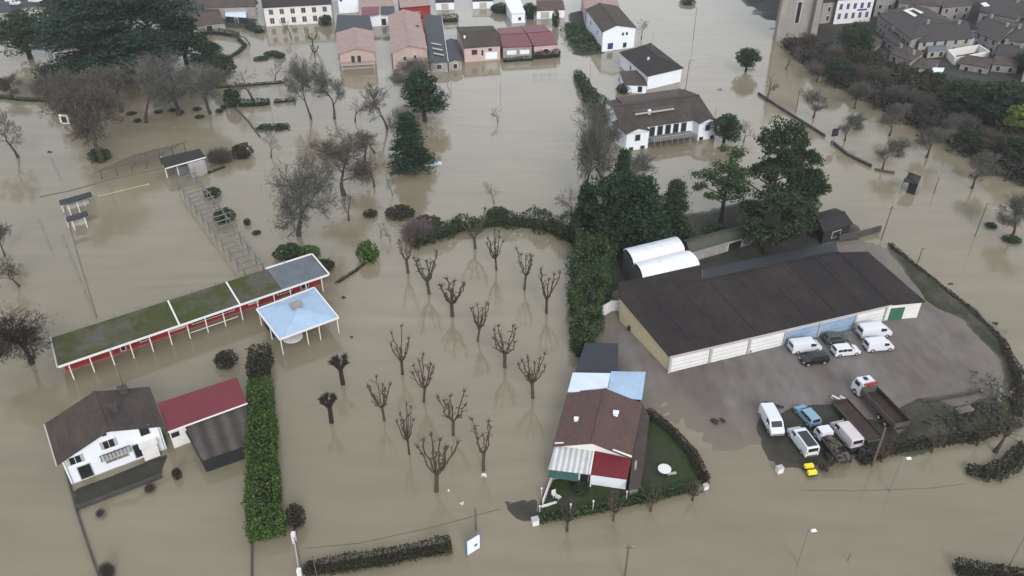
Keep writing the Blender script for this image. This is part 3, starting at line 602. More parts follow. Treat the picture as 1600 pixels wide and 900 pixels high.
b = Bld('hip_house', 'house with dark four sided hipped roof and pale front wall', 'house', [(1012, 119), (1068, 106), (1017, 67), (968, 82)], 4.2, 'hip', 2.3, 'wall_white', 'roof_dark', over=.4)
b.opening('L', .4, 2.2, 1.0, 1.2); b.opening('L', .7, 2.2, 1.0, 1.2); b.chimney(.3, .35, .6, .5, 'wall_offwhite')
b = Bld('porch_shed', 'small lean-to with white end wall left of the hipped house', 'shed', [(976, 132), (1012, 133), (1000, 112), (968, 114)], 2.5, 'mono', .5, 'wall_white', 'roof_house', over=.2); b.opening('F', .7, 1.2, 1.2, 1.6, 'door', pane='wall_dark')
b = Bld('white_house', 'tall white gabled house with dark brown roof near the top', 'house', [(941, 50), (995, 43), (965, 9), (915, 14)], 6.5, 'gable_v', 1.6, 'wall_white', 'roof_house', over=.4, k=.42)
b.opening('F', .62, 4.9, .7, .9); b.opening('F', .74, 4.9, .7, .9); b.opening('F', .25, 1.6, 1.9, 1.9, 'door', pane='shutter_blue'); b.opening('F', .7, 1.3, 1.3, 1.5, pane='pane')
for u in (.3, .7): b.opening('L', u, 4, 1, 1.2)
b = Bld('pink_roof_house', 'pink roofed house tucked behind the tall white house', 'house', [(914, 14), (968, 10), (958, -22), (908, -18)], 6.2, 'gable_v', 1.5, 'wall_rose', 'roof_pink', over=.3); b.opening('F', .5, 4, 1, 1.2)
b = Bld('cottage', 'pink and white cottage with olive brown roof facing the water', 'house', [(724, 75), (783, 71), (770, 40), (712, 42)], 4.6, 'gable_u', 1.5, 'wall_rose', 'roof_house', over=.3)
b.opening('F', .28, 3.0, 1.7, 1.5, frame='wall_rose', pane='rust'); b.opening('F', .50, 2.7, .7, 1.8, 'door', pane='pane'); b.opening('F', .72, 3.5, 1.2, .9); b.opening('F', .75, 1.6, 3.6, 1.9, 'shutter', frame='trim_white', pane='wall_white')
b.chimney(.1, .3, .6, .5, 'wall_white')
b = Bld('red_roof_house', 'low house with left crimson roof beside the pink cottage', 'house', [(785, 74), (832, 72), (812, 41), (776, 44)], 3.7, 'gable_u', .9, 'wall_grey', 'roof_red', over=.2)
b.opening('F', .3, 1.9, 2.8, 1.1, pane='wall_white'); b.opening('F', .75, 1.9, 2.8, 1.1, pane='wall_white'); b.gutter('B')
b = Bld('red_roof_house', 'low house with right crimson roof and hedge below its eave', 'house', [(834, 72), (872, 69), (850, 38), (813, 41)], 3.7, 'gable_u', .9, 'wall_rose', 'roof_red', over=.2); b.opening('F', .5, 1.9, 1.5, 1.1)
b = Bld('salmon_house', 'salmon gabled house with balcony near the top left', 'house', [(528, 84), (587, 81), (583, 48), (525, 51)], 5.0, 'gable_v', 1.4, 'wall_pink', 'roof_pink', over=.45)
b.opening('F', .37, 3.0, 1.0, 2.0, 'door', frame='wall_pink'); b.opening('F', .55, 3.0, 1.0, 2.0, 'door', frame='wall_pink')
a, b_ = b.side('F'); d = (b_ - a).normalized(); n = Vector((d.y, -d.x, 0)); c = lerp(a, b_, .5)
MB().box((c.x + n.x * .8, c.y + n.y * .8, 1.7), ((b_ - a).length, 1.5, .18), b.rz).build('balcony', 'trim_grey', b.root)
mb = MB()
for i in range(16): cc = lerp(a, b_, (i + .5) / 16) + n * 1.5; mb.box((cc.x, cc.y, 2.2), (.07, .07, .9))
mb.bar(a + n * 1.5 - z_ * (a.z - 2.65), b_ + n * 1.5 - z_ * (b_.z - 2.65), .08, .08); mb.build('railing', 'timber', b.root)
for u in (.04, .96): cc = lerp(a, b_, u) + n * 1.45; MB().box((cc.x, cc.y, .7), (.3, .3, 2.1)).build('pillar', 'wall_pink', b.root)
b = Bld('grey_roof_house', 'low dark grey roof attached behind the salmon house', 'house', [(524, 52), (583, 48), (578, 27), (527, 25)], 4.4, 'mono', .5, 'wall_grey', 'roof_slate_dark', over=.2); b.opening('R', .5, 2.5, 1.2, 1.2)
b = Bld('salmon_house', 'long pink roofed gabled house with dark stained roof patches', 'house', [(611, 83), (668, 76), (655, 20), (606, 24)], 5.0, 'gable_v', 1.6, 'wall_pink', 'roof_pink', over=.4)
b.opening('F', .35, 2.8, 1.0, 1.2); b.opening('F', .65, 2.8, 1.0, 1.2); b.chimney(.85, .55, .3, .8, 'roof_brown')
b = Bld('slate_annex', 'dark slate lean-to roof right of the pink roofed house', 'outbuilding', [(672, 97), (700, 96), (690, 27), (662, 22)], 3.2, 'mono', .3, 'wall_grey', 'roof_slate_dark', over=.15); b.gutter('R'); b.opening('F', .5, 1.6, 1.4, 1.4)
for k, (x, y) in enumerate(((680, 66), (682, 74), (684, 82))): part_slab(b.root, 'skylight', [(x - 7, y, 3.6), (x + 9, y + 3, 3.6), (x + 10, y + 5, 3.6), (x - 6, y + 2, 3.6)], .1, 'trim_grey')
b = Bld('shed', 'small slate roofed shed between pink roofs and the cottage', 'shed', [(700, 97), (722, 95), (714, 62), (694, 64)], 2.8, 'gable_v', .6, 'wall_grey', 'roof_slate_dark', over=.15); b.opening('F', .5, 1.3, 1.2, 1.4, 'door', pane='wall_dark')
b = Bld('town_house', 'long white two storey house with regular dark windows at the top', 'house', [(410, 12), (518, 6), (516, -26), (404, -18)], 6.6, 'gable_u', 2.0, 'wall_offwhite', 'roof_dark', over=.3)
for i in range(6):
    u = .1 + i * .16; b.opening('F', u, 4.9, 1.5, 1.7, frame='wall_offwhite', pane='stone_dark' if i != 3 else 'pane', bars=2); b.opening('F', u, 1.9, 1.5, 1.9, frame='wall_offwhite', pane='stone_dark', bars=2)
b = Bld('white_cube_house', 'plain white two storey house right of the long white house', 'house', [(526, -8), (559, -10), (556, -32), (524, -30)], 6.8, 'hip', 1.2, 'wall_white', 'roof_dark', over=.2); b.opening('F', .15, 4.9, .9, 1.0)
b = Bld('workshop', 'white workshop with red and dark awnings at the top centre', 'workshop', [(563, 22), (618, 20), (612, -8), (561, -6)], 4.5, 'mono', .5, 'wall_white', 'roof_pink', over=.2)
part_slab(b.root, 'awning', [(565, 11, 4.9), (592, 10, 4.9), (592, 22, 4.5), (565, 24, 4.5)], .1, 'roof_red'); part_slab(b.root, 'awning', [(595, 10, 4.95), (616, 9, 4.95), (617, 21, 4.6), (595, 22, 4.6)], .1, 'roof_slate_dark')
b.opening('F', .65, 1.5, 1.6, 2.2, 'door')
b = Bld('workshop', 'workshop with pale roof and red ridge line at the top centre', 'workshop', [(625, 12), (673, 8), (668, -18), (620, -14)], 4.8, 'gable_u', 1.0, 'wall_red', 'roof_pink', over=.2); b.gutter('F', 'roof_red', .3); b.opening('F', .5, 2, 3, 1.6)
b = Bld('garage', 'left white walled garage at the very top edge', 'garage', [(680, 4), (710, 3), (708, -16), (680, -15)], 2.9, 'gable_u', .8, 'wall_white', 'roof_dark', over=.15); b.opening('F', .5, 1.3, 2.6, 2.0, 'door', pane='trim_grey')
b = Bld('garage', 'right white walled garage at the very top edge', 'garage', [(738, 2), (771, 1), (768, -16), (738, -15)], 2.9, 'gable_u', .8, 'wall_white', 'roof_dark', over=.15); b.opening('F', .5, 1.3, 2.6, 2.0, 'door', pane='trim_grey')
b = Bld('white_roof_house', 'small house with bright white sheet roof between dark trees', 'house', [(799, 21), (821, 20), (812, -1), (787, 0)], 3.6, 'mono', .4, 'wall_white', 'metal_white', over=.15); b.opening('F', .6, 1.6, 1.0, 1.0)
b = Bld('garage', 'white garage with salmon roof behind the crimson roofed house', 'garage', [(838, 17), (883, 15), (878, -1), (838, 0)], 3.0, 'gable_u', .8, 'wall_white', 'roof_red_old', over=.15); b.opening('F', .3, 1.4, 3.0, 2.0, 'door', pane='trim_grey'); b.opening('F', .72, 1.4, 3.0, 2.0, 'door', pane='trim_white')
for (cc, ez_, rm, lb, st) in (([(270, 14), (400, 10), (394, -16), (268, -10)], 4.5, 'roof_brown', 'long grey brown barn roof at the top left edge', 'gable_u'),
                              ([(283, 26), (345, 22), (338, 9), (286, 12)], 3.2, 'roof_slate_dark', 'low dark roofed shed below the grey brown barn', 'gable_u'),
                              ([(300, 42), (352, 35), (340, 22), (300, 27)], 2.8, 'roof_brown', 'low brown shed in the dark yard behind the cedar', 'mono'),
                              ([(-40, 22), (18, 18), (14, 2), (-42, 4)], 4.0, 'roof_slate_dark', 'dark roofed shed in the far top left corner', 'gable_u')):
    b = Bld('shed', lb, 'shed', cc, ez_, st, 1.0, 'wall_grey', rm, over=.2); b.opening('F', .5, 1.5, 2, 1.8, 'door', pane='wall_dark')
b = Bld('greenhouse', 'small shed with pale blue white roof near the long white house', 'shed', [(352, 25), (385, 27), (384, 10), (352, 10)], 2.7, 'mono', .3, 'wall_dark', 'roof_pale', over=.1); b.opening('F', .5, 1.3, 1.2, 1.8, 'door', pane='wall_green')

# -- church tower and village
b = Bld('church_tower', 'massive pale stone church tower standing above the flooded bank', 'tower', [(1234, -62), (1292, -62), (1298, -95), (1240, -92)], 25, 'hip', 4, 'stone', 'roof_slate_dark', over=.3)
p, q = b.side('F'); d = (q - p).normalized(); n = Vector((d.y, -d.x, 0)); rz = b.rz
for u in (.0, 1.0):
    c = lerp(p, q, u) + n * .9; MB().box((c.x, c.y, 9), (2.2, 3.2, 19), rz, taper=.75).build('buttress', 'stone', b.root)
c = lerp(p, q, .5) + n * .08; f = MB().box((c.x, c.y, 9), (2.0, .16, 7.4), rz).build('window', 'trim_grey', b.root); MB().box((c.x + n.x * .1, c.y + n.y * .1, 8.8), (1.2, .06, 6.6), rz).build('pane', 'pane', f)
p2, q2 = b.side('L'); d2 = (q2 - p2).normalized(); n2 = Vector((d2.y, -d2.x, 0)); c = lerp(p2, q2, .55) + n2 * .08
f = MB().box((c.x, c.y, 8), (2.0, .16, 9.4), math.atan2(d2.y, d2.x)).build('window', 'trim_grey', b.root); MB().box((c.x + n2.x * .1, c.y + n2.y * .1, 8), (1.4, .06, 8.6), math.atan2(d2.y, d2.x)).build('pane', 'pane', f)
b = Bld('village_house', 'cream village house between the church tower and blue shuttered house', 'house', [(1286, 4), (1310, 2), (1306, -26), (1284, -24)], 9, 'gable_u', 2, 'wall_cream', 'roof_dark', over=.2)
b.wall.data.materials[0] = M['stone']; b.opening('F', .5, 6.5, 1.0, 1.6); b.opening('F', .5, 3.5, 1.0, 1.6)
b = Bld('village_house', 'pale blue white village house with dark blue shutters', 'house', [(1309, 0), (1368, -4), (1362, -34), (1306, -30)], 10, 'gable_u', 2, 'wall_offwhite', 'roof_dark', over=.2)
for i in range(5):
    for z in (7.6, 4.4): b.opening('F', .12 + i * .19, z, 1.2, 1.9, pane='shutter_blue', bars=2)
b.opening('F', .72, 6.1, 3.6, .3, 'balcony', frame='shutter_blue', pane='shutter_blue')
VH = [([(1372, 22), (1424, 62), (1500, 38), (1432, 4)], 7, 'roof_village', 'wall_stone', 'village house with grey windowed side wall right of the blue shuttered house', 2.0),
      ([(1436, 66), (1520, 60), (1500, 30), (1424, 34)], 6, 'roof_village', 'wall_grey', 'wide dark roofed village house above the pale enclosed courtyard', 2.2),
      ([(1524, 50), (1560, 66), (1600, 40), (1548, 22)], 6, 'roof_village', 'wall_grey', 'dark gabled village house near the right end of the top edge', 2.0),
      ([(1405, 4), (1470, 10), (1480, -18), (1400, -22)], 8, 'roof_village_brown', 'wall_stone', 'brown roofed village house at the top edge left of the green awning', 2.2),
      ([(1472, 12), (1520, 8), (1514, -20), (1468, -16)], 6.5, 'roof_village_brown', 'wall_stone', 'village house with pale gable beside the small green awning', 2.0),
      ([(1530, 18), (1590, 30), (1610, 0), (1545, -14)], 7, 'roof_village', 'wall_grey', 'dark village house with pale skylight at the top right', 2.2),
      ([(1570, 62), (1640, 72), (1650, 40), (1585, 34)], 6.5, 'roof_village', 'wall_stone', 'village house with off white front touching the right frame edge', 2.0),
      ([(1450, 80), (1480, 78), (1474, 64), (1446, 66)], 4, 'roof_slate', 'wall_grey', 'small grey slate roofed village annex left of the courtyard', .8),
      ([(1500, 60), (1540, 58), (1536, 47), (1497, 48)], 4.5, 'roof_slate', 'wall_white', 'narrow village annex with two white chimneys above the courtyard', .6),
      ([(1425, 104), (1458, 108), (1470, 94), (1436, 90)], 3.2, 'roof_village_brown', 'wall_grey', 'low brown village shed beside the bright white roof', .6),
      ([(1456, 112), (1472, 116), (1476, 106), (1458, 105)], 3.2, 'metal_white', 'wall_white', 'tiny village shed with bright white roof above the bank trees', .3),
      ([(1550, 100), (1592, 104), (1596, 88), (1556, 84)], 4, 'roof_village_brown', 'wall_stone', 'brown roofed village cottage under the right frame edge', 1.0),
      ([(1390, 82), (1424, 96), (1444, 82), (1408, 68)], 4.2, 'roof_village_brown', 'wall_grey', 'brown roofed village barn just behind the river bank trees', 1.2),
      ([(1600, 110), (1660, 116), (1660, 90), (1604, 88)], 5, 'roof_village', 'wall_stone', 'village house half out of frame on the right edge', 1.5),
      ([(1500, 98), (1546, 106), (1556, 92), (1512, 86)], 3.8, 'roof_village_brown', 'wall_stone', 'brown roofed village row house below the pale courtyard', 1.2),
      ([(1476, 60), (1500, 58), (1498, 44), (1474, 46)], 5.0, 'roof_village', 'wall_stone', 'narrow dark roofed village house above the grey slate annex', 1.2),
      ([(1380, 56), (1404, 72), (1424, 62), (1398, 46)], 4.6, 'roof_village', 'wall_stone', 'dark roofed village outbuilding at the foot of the windowed side wall', 1.0),
      ([(1554, 84), (1598, 92), (1606, 74), (1566, 68)], 5.0, 'roof_village', 'wall_stone', 'dark roofed village house behind the brown roofed cottage', 1.6),
      ([(1415, 128), (1450, 134), (1460, 122), (1424, 116)], 2.8, 'roof_village_brown', 'wall_stone', 'low brown roofed garden shed just above the bank trees', .6),
      ([(1590, 20), (1650, 34), (1664, 6), (1606, -4)], 7.0, 'roof_village_brown', 'wall_stone', 'brown roofed village house cut by the right end of the top edge', 1.8),
      ([(1370, -2), (1402, -2), (1398, -24), (1366, -24)], 8.0, 'roof_village_brown', 'wall_stone', 'brown roofed village house just right of the blue shuttered house', 1.8),
      ([(1340, 62), (1368, 74), (1384, 62), (1354, 52)], 3.2, 'roof_village_brown', 'wall_stone', 'small brown village shed beside the dark blue green evergreen', .8)]
for i, (cc, ez_, rm, wm, lb, rs) in enumerate(VH):
    b = Bld('village_house', lb, 'house', cc, ez_, 'gable_u' if i % 3 else 'hip', rs, wm, rm, over=.25)
    L = (b.Wc[1] - b.Wc[0]).length; nw = max(2, int(L / 3.2))
    for k in range(nw):
        for z in ([2.9, 5.2] if ez_ > 5.5 else [2.3 if ez_ < 4 else 2.8]): b.opening('F', (k + .5) / nw, z, 1.0, 1.3, frame='trim_grey')
    if ez_ > 4: b.chimney(.2, .5, 1.2, .8, 'wall_stone'); b.chimney(.8, .45, 1.0, .8, 'stone')
    if i == 0: part_slab(b.root, 'skylight', [(1411, 16, 8.8), (1426, 12, 8.8), (1443, 19, 8.8), (1429, 26, 8.8)], .1, 'wall_offwhite')
    if i == 5: part_slab(b.root, 'skylight', [(1532, 5, 9.5), (1540, 3, 9.5), (1547, 9, 9.5), (1538, 10, 9.5)], .1, 'wall_offwhite')
t_ = thing('courtyard_wall', 'pale rectangular walled courtyard among the village roofs', 'wall', at(1512, 84, 2))
Q = [at(1482, 78, 4.0), at(1494, 90, 4.0), at(1546, 80, 4.0), at(1530, 70, 4.0)]
for i in range(4): MB().bar(Q[i] - z_ * 1.2, Q[(i + 1) % 4] - z_ * 1.2, .5, 2.4 + .01 * i).build('wall', 'wall_offwhite', t_)
t_ = thing('awning', 'small green and white awning among the village roofs', 'awning', at(1492, 14, 2)); MB().slab([at(1478, 10, 5.5), at(1500, 6, 5.5), at(1504, 0, 6), at(1484, 3, 6)], .1).build('canopy', 'wall_green', t_)
MB().box(at(1491, 9, 4.0), (.2, .2, 3)).build('post', 'trim_white', t_)

# -- timber pergolas and shelters, left
def pergola(label, l0, l1, r0, r1, n, h=2.6, m='timber_grey', sc=1.):
    P = [at(*l0), at(*l1), at(*r0), at(*r1)]; t_ = thing('pergola', label, 'pergola', P[0], 0)
    for a, b_ in ((P[0], P[1]), (P[2], P[3])):
        MB().bar((a.x, a.y, h - .12), (b_.x, b_.y, h - .12), .16 * sc, .16).build('rail', m, t_)
        for i in range(n):
            p = lerp(a, b_, i / (n - 1)); MB().box((p.x, p.y, h / 2 - .4), (.18 * sc, .18 * sc, h + .5)).build('post', m, t_)
    for i in range(n * 2 - 1):
        a = lerp(P[0], P[1], i / (2 * n - 2)); b_ = lerp(P[2], P[3], i / (2 * n - 2)); e = (b_ - a) * .12
        MB().bar((a.x - e.x, a.y - e.y, h + .04), (b_.x + e.x, b_.y + e.y, h + .04), .16 * sc, .16).build('beam', m, t_)
    return t_
pergola('long grey timber pergola running from the hut to the mossy block', (280, 298), (385, 440), (308, 288), (414, 432), 11)
pergola('grey timber pergola left of the small brown roofed shelter', (160, 281), (252, 258), (210, 258), (290, 237), 5, h=2.2, m='timber')
b = Bld('shelter', 'open shelter with dark brown roof and white end panel', 'shelter', [(258, 264), (322, 246), (312, 234), (249, 249)], 2.8, 'mono', .3, 'trim_grey', 'roof_dark', over=.3)
b.wall.data = MB().prism([at(296, 262, 2.6), at(321, 255, 2.6), at(313, 244, 2.6), at(290, 251, 2.6)], -.4).mesh('wall', 'wall_grey', world_of(b.root).inverted())
MB().box(at(283, 266, 1.0), (2.6, .15, 2.4), b.rz).build('screen', 'roof_slate', b.root)
for x, y in ((262, 278), (280, 274), (256, 262), (322, 262)): p = at(x, y); MB().box((p.x, p.y, 1.1), (.18, .18, 3.1)).build('post', 'trim_white', b.root)
MB().bar(b.E[0] + z_ * .05, b.E[1] + z_ * .05, .15, .22).build('fascia', 'trim_white', b.root)
def dugout(label, c, posts):
    b = Bld('dugout', label, 'shelter', c, 2.6, 'mono', .1, 'trim_grey', 'roof_slate_dark', over=.05)
    b.wall.data = MB().bar(lerp(b.E[3], b.E[2], .15) - z_ * 1.5, lerp(b.E[3], b.E[2], .85) - z_ * 1.5, .08, 1.6).mesh('wall', 'trim_grey', world_of(b.root).inverted())
    for x, y in posts: p = at(x, y); MB().box((p.x, p.y, 1.0), (.14, .14, 2.9)).build('post', 'trim_white', b.root)
    return b
dugout('upper slim open shelter with dark flat roof standing in the flood', [(94, 320), (144, 306), (142, 300), (92, 314)], ((112, 338), (126, 334), (134, 322), (100, 332)))
dugout('lower slim open shelter with dark flat roof and white legs', [(104, 346), (138, 336), (136, 330), (102, 340)], ((118, 361), (137, 356), (108, 356), (128, 352)))
p, q = at(155, 308), at(232, 289); tag(MB().bar((p.x, p.y, .2), (q.x, q.y, .2), .12, .15).box((p.x, p.y, .1), (.3, .3, .5)).box((q.x, q.y, .1), (.3, .3, .5)).build('barrier_rail', 'yellow_pale', origin=(p.x, p.y, 0)), 'pale yellow rail just above the water by the slim shelters', 'barrier')
b = Bld('shelter', 'tiny dark roofed shelter alone in the flooded orchard', 'shelter', [(1412, 283), (1432, 287), (1439, 277), (1420, 270)], 2.7, 'hip', .6, 'wall_grey', 'roof_dark', over=.4)
b.wall.data = MB().prism([at(1422, 284, 2.5), at(1434, 288, 2.5), at(1437, 281, 2.5), at(1426, 277, 2.5)], -.4).mesh('wall', 'wall_dark', world_of(b.root).inverted())
for x, y in ((1409, 293), (1417, 298), (1431, 298), (1437, 291)): p = at(x, y); MB().box((p.x, p.y, .9), (.18, .18, 2.9)).build('post', 'trim_grey', b.root)
b = Bld('kiosk', 'small kiosk with faded red roof under the grey bare tree', 'kiosk', [(89, 177), (105, 178), (106, 164), (92, 164)], 2.8, 'hip', .8, 'wall_offwhite', 'roof_red', over=.15); b.opening('F', .5, 1.2, 1.4, 1.6, 'door')

# ---------------------------------------------------------------- vegetation
def unit(rs, n): v = rs.randn(n, 3); return v / np.linalg.norm(v, axis=1)[:, None]
def leafs(rs, C, size, flat=0.):
    """a loose bent leaf clump (one quad) at every centre"""
    n = len(C); a = unit(rs, n); a[:, 2] *= (1 - flat); a /= np.linalg.norm(a, axis=1)[:, None]
    b = np.cross(a, unit(rs, n)); b /= np.linalg.norm(b, axis=1)[:, None]; s = size * rs.uniform(.5, 1.25, n)[:, None]
    a = a * s * .5; b = b * s * .36
    V = np.stack([C - a - b * .6, C + a * .2 - b, C + a + b * .3, C - a * .3 + b], 1).reshape(-1, 3); return V
def blob(rs, c, r, n, lo=.62, hi=1.06):
    return np.array(c) + unit(rs, n) * np.array(r) * rs.uniform(lo, hi, n)[:, None]
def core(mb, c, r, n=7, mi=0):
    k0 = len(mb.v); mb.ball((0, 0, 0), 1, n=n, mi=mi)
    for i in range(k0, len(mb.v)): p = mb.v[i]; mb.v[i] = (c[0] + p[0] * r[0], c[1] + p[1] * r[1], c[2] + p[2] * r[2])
def rotv(d, ang, rs):
    ax = d.cross(Vector(rs.randn(3))).normalized(); return (Matrix.Rotation(ang, 3, ax) @ d).normalized()
def grow(T, C, p, d, L, r, lev, rs, up=.10, mx=5, wig=.16):
    segs = 3 if lev < 3 else (2 if lev < mx else 1)
    for s in range(segs):
        d = (d + Vector(rs.randn(3)) * wig + Vector((0, 0, up))).normalized(); q = p + d * (L / segs)
        mb = T if lev <= 1 else C; mb.tube(p, q, r, max(r * .78, .022), 6 if lev <= 1 else 3, caps=False); p = q; r = max(r * .78, .022)
        if lev < mx and (s > 0 or lev > 0) and s < segs - 1 or (lev < mx and lev >= 3):
            grow(T, C, p, rotv(d, R(rs.uniform(28, 58)), rs), L * rs.uniform(.5, .72), max(r * .6, .024), lev + 1, rs, up, mx, wig)
    if lev < mx:
        for _ in range(3 if lev < 2 else 2):
            grow(T, C, p, rotv(d, R(rs.uniform(16, 42)), rs), L * rs.uniform(.6, .82), max(r * .72, .024), lev + 1, rs, up, mx, wig)
PRO = {}
def measure(pc, *mbs):
    V = np.array([p for m_ in mbs for p in m_.v]); return V[:, 2].max(), np.percentile(np.hypot(V[:, 0], V[:, 1]), pc)
def proto(kind, T, C, tm, cm):
    h, r = measure(84 if kind in ('bare', 'haze', 'small', 'dense', 'veil', 'thin') else 95, *(m_ for m_ in (T, C) if m_ and m_.v)); PRO.setdefault(kind, []).append((T.mesh('trunk', tm) if T and T.v else None, C.mesh('crown', cm) if C and C.v else None, h, r))
for i, (kind, tm, cm, up, mx) in enumerate((('bare', 'bark', 'twig', .10, 5), ('bare', 'bark', 'twig', .06, 5), ('bare', 'bark', 'twig_grey', .08, 5), ('bare', 'bark', 'twig', .14, 5),
                                            ('haze', 'bark', 'twig_grey', .10, 5), ('haze', 'bark', 'twig_grey', .06, 5), ('small', 'bark', 'twig_grey', .05, 4), ('small', 'bark', 'twig', .03, 4), ('dense', 'bark_dark', 'bark_dark', .0, 5), ('veil', 'bark', 'twig_grey', .03, 5), ('veil', 'bark', 'twig', .05, 5), ('thin', 'bark', 'twig', .2, 3))):
    rs = np.random.RandomState(100 + i); T = MB(); C = MB(); T.tube((0, 0, -1), (0, 0, .4), .34, .28, 7)
    grow(T, C, Vector((0, 0, .3)), Vector((0, 0, 1)), 3.0, .27, 0, rs, up, mx)
    if kind in ('haze', 'dense', 'veil'):            # thick veil of fine twigs
        P = np.array(C.v); P = P[P[:, 2] > (2.5 if kind == 'haze' else .5)]; P = P[rs.choice(len(P), 4200)] + rs.randn(4200, 3) * .35
        e = unit(rs, 4200) * .55; e[:, 2] = np.abs(e[:, 2]); wv = np.cross(e, unit(rs, 4200)) * .055
        C.add_np(np.stack([P - wv, P + wv, P + e], 1).reshape(-1, 3), 3)
    proto(kind, T, C, tm, cm)
# pollards: short trunk, candelabra limbs with knobs at their ends
for i in range(13):
    rs = np.random.RandomState(300 + i); T = MB(); C = MB(); n = (6, 8, 5, 8, 7, 9, 6, 5, 7, 8, 6, 9, 7)[i]; kt = rs.uniform(.8, 1.1)
    hh = rs.uniform(1.9, 2.6); top = Vector((rs.randn() * .15, rs.randn() * .15, hh)); T.tube((0, 0, -.8), (top.x * .5, top.y * .5, hh * .5), .30 * kt, .22 * kt, 8); T.tube((top.x * .5, top.y * .5, hh * .5), top, .22 * kt, .25 * kt, 8); T.ball(top, .27 * kt)
    for k in range(n):
        a = 6.28 * k / n + rs.uniform(-.3, .3); out = rs.uniform(1.0, 2.3); Lz = rs.uniform(3.0, 5.0); p = top; r = rs.uniform(.10, .15); S_ = 5
        for s in range(S_):
            u = (s + 1) / S_; q = top + Vector((math.cos(a) * out * u ** .65, math.sin(a) * out * u ** .65, Lz * u)) + Vector(rs.randn(3)) * .10
            C.tube(p, q, r, r * .88, 6); 
            if rs.rand() < .7: C.ball(q, r * rs.uniform(1.1, 1.5), n=5)
            if rs.rand() < .65 and s < S_ - 1:
                dd = Vector((rs.randn(), rs.randn(), .8)).normalized() * rs.uniform(.4, 1.1); C.tube(q, q + dd, r * .6, r * .5, 5); C.ball(q + dd, r * .95, n=5)
            p = q; r *= .9
        C.ball(p, .19, n=6)
        for _ in range(12): dd = Vector((rs.randn(), rs.randn(), abs(rs.randn()) + .2)).normalized() * rs.uniform(.3, .75); C.tube(p, p + dd, .03, .018, 3, caps=False)
    proto('pollard', T, C, ('bark_moss', 'bark', 'bark_moss')[i % 3], ('bark_moss', 'bark', 'bark_red')[i % 3])
for i in range(2):               # short pollards with brushy heads
    rs = np.random.RandomState(340 + i); T = MB(); C = MB(); T.tube((0, 0, -.8), (.1, 0, 2.6), .38, .34, 8)
    for k in range(6):
        a = k * 1.05 + rs.rand(); q = Vector((.1 + math.cos(a) * 1.0, math.sin(a) * 1.0, 3.7 + rs.rand() * .8)); T.tube((.1, 0, 2.4), q, .22, .17, 6); T.ball(q, .32)
        for _ in range(70): dd = Vector((rs.randn(), rs.randn(), abs(rs.randn()))).normalized() * rs.uniform(.4, .9); C.tube(q, q + dd, .05, .02, 3, caps=False)
    proto('brush', T, C, 'bark_dark', 'bark_dark')
# broadleaf evergreens
for i, cm in enumerate(('leaf_dark', 'leaf_conifer', 'leaf_bush', 'leaf_yellow')):
    rs = np.random.RandomState(400 + i); T = MB(); C = MB(); T.tube((0, 0, -1), (0, 0, 5), .35, .2, 7); P = []
    for _ in range(7): d = Vector((*rs.randn(2), 1.3)).normalized(); T.tube((0, 0, 3), Vector((0, 0, 3)) + d * 4, .15, .05, 5)
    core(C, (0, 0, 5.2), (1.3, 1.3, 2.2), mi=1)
    for _ in range(34):
        u = unit(rs, 1)[0]; c = np.array([0, 0, 5.4]) + u * np.array([2.6, 2.6, 3.6]) * rs.uniform(.65, 1.05); rr = rs.uniform(.8, 1.5)
        if c[2] < 1.6: c[2] = 1.6
        P.append(blob(rs, c, (rr, rr, rr * .8), 190))
    C.add_np(leafs(rs, np.concatenate(P), .34), 4); proto(('ever', 'ever', 'evergreen', 'yellow')[i], T, C, 'bark_dark', (cm, 'shaded_core'))
# conifers
for i, cm in enumerate(('leaf_conifer', 'leaf_dark')):
    rs = np.random.RandomState(440 + i); T = MB(); C = MB(); T.tube((0, 0, -1), (0, 0, 11.6), .3, .05, 7); P = []
    for k in range(150):
        z = 1.0 + 10.6 * (k / 150) ** 1.1; rad = 3.3 * (1 - z / 12.4) ** .8 * rs.uniform(.72, 1.15); a = rs.uniform(0, 6.28); q = np.array([math.cos(a) * rad, math.sin(a) * rad, z - rad * .22])
        T.tube((0, 0, z), tuple(q), .05, .02, 3, caps=False); t = rs.uniform(.25, 1.05, 75)[:, None]; P.append(np.array([0, 0, z]) * (1 - t) + q * t + rs.randn(75, 3) * np.array([.32, .32, .2]))
    C.add_np(leafs(rs, np.concatenate(P), .32), 4); proto('conifer', T, C, 'bark_dark', cm)
# pine: bare stem, foliage pads at limb ends
for i in range(3):
    rs = np.random.RandomState(460 + i); T = MB(); C = MB(); p = Vector((0, 0, -1)); P = []
    for s in range(6): q = Vector((rs.randn() * .15, rs.randn() * .15, 2.1 * (s + 1) - 1)); T.tube(p, q, .36 - s * .045, .36 - (s + 1) * .045, 7); p = q
    for k in range(26 if i else 20):
        z = rs.uniform(3.4, 11.6); a = rs.uniform(0, 6.28); rad = rs.uniform(1.2, 4.6) * (1.1 - (z - 3) / 12); q = np.array([math.cos(a) * rad, math.sin(a) * rad, z + rad * .25]); T.tube((0, 0, z - .5), tuple(q), .11, .04, 5)
        for _ in range(3):
            rr = rs.uniform(.75, 1.25); P.append(blob(rs, q + rs.randn(3) * np.array([.7, .7, .3]), (rr, rr, rr * .55), 120, .3))
    C.add_np(leafs(rs, np.concatenate(P), .30), 4); proto('pine', T, C, 'bark_dark', ('leaf_mid', 'leaf_dark', 'leaf_dark')[i])
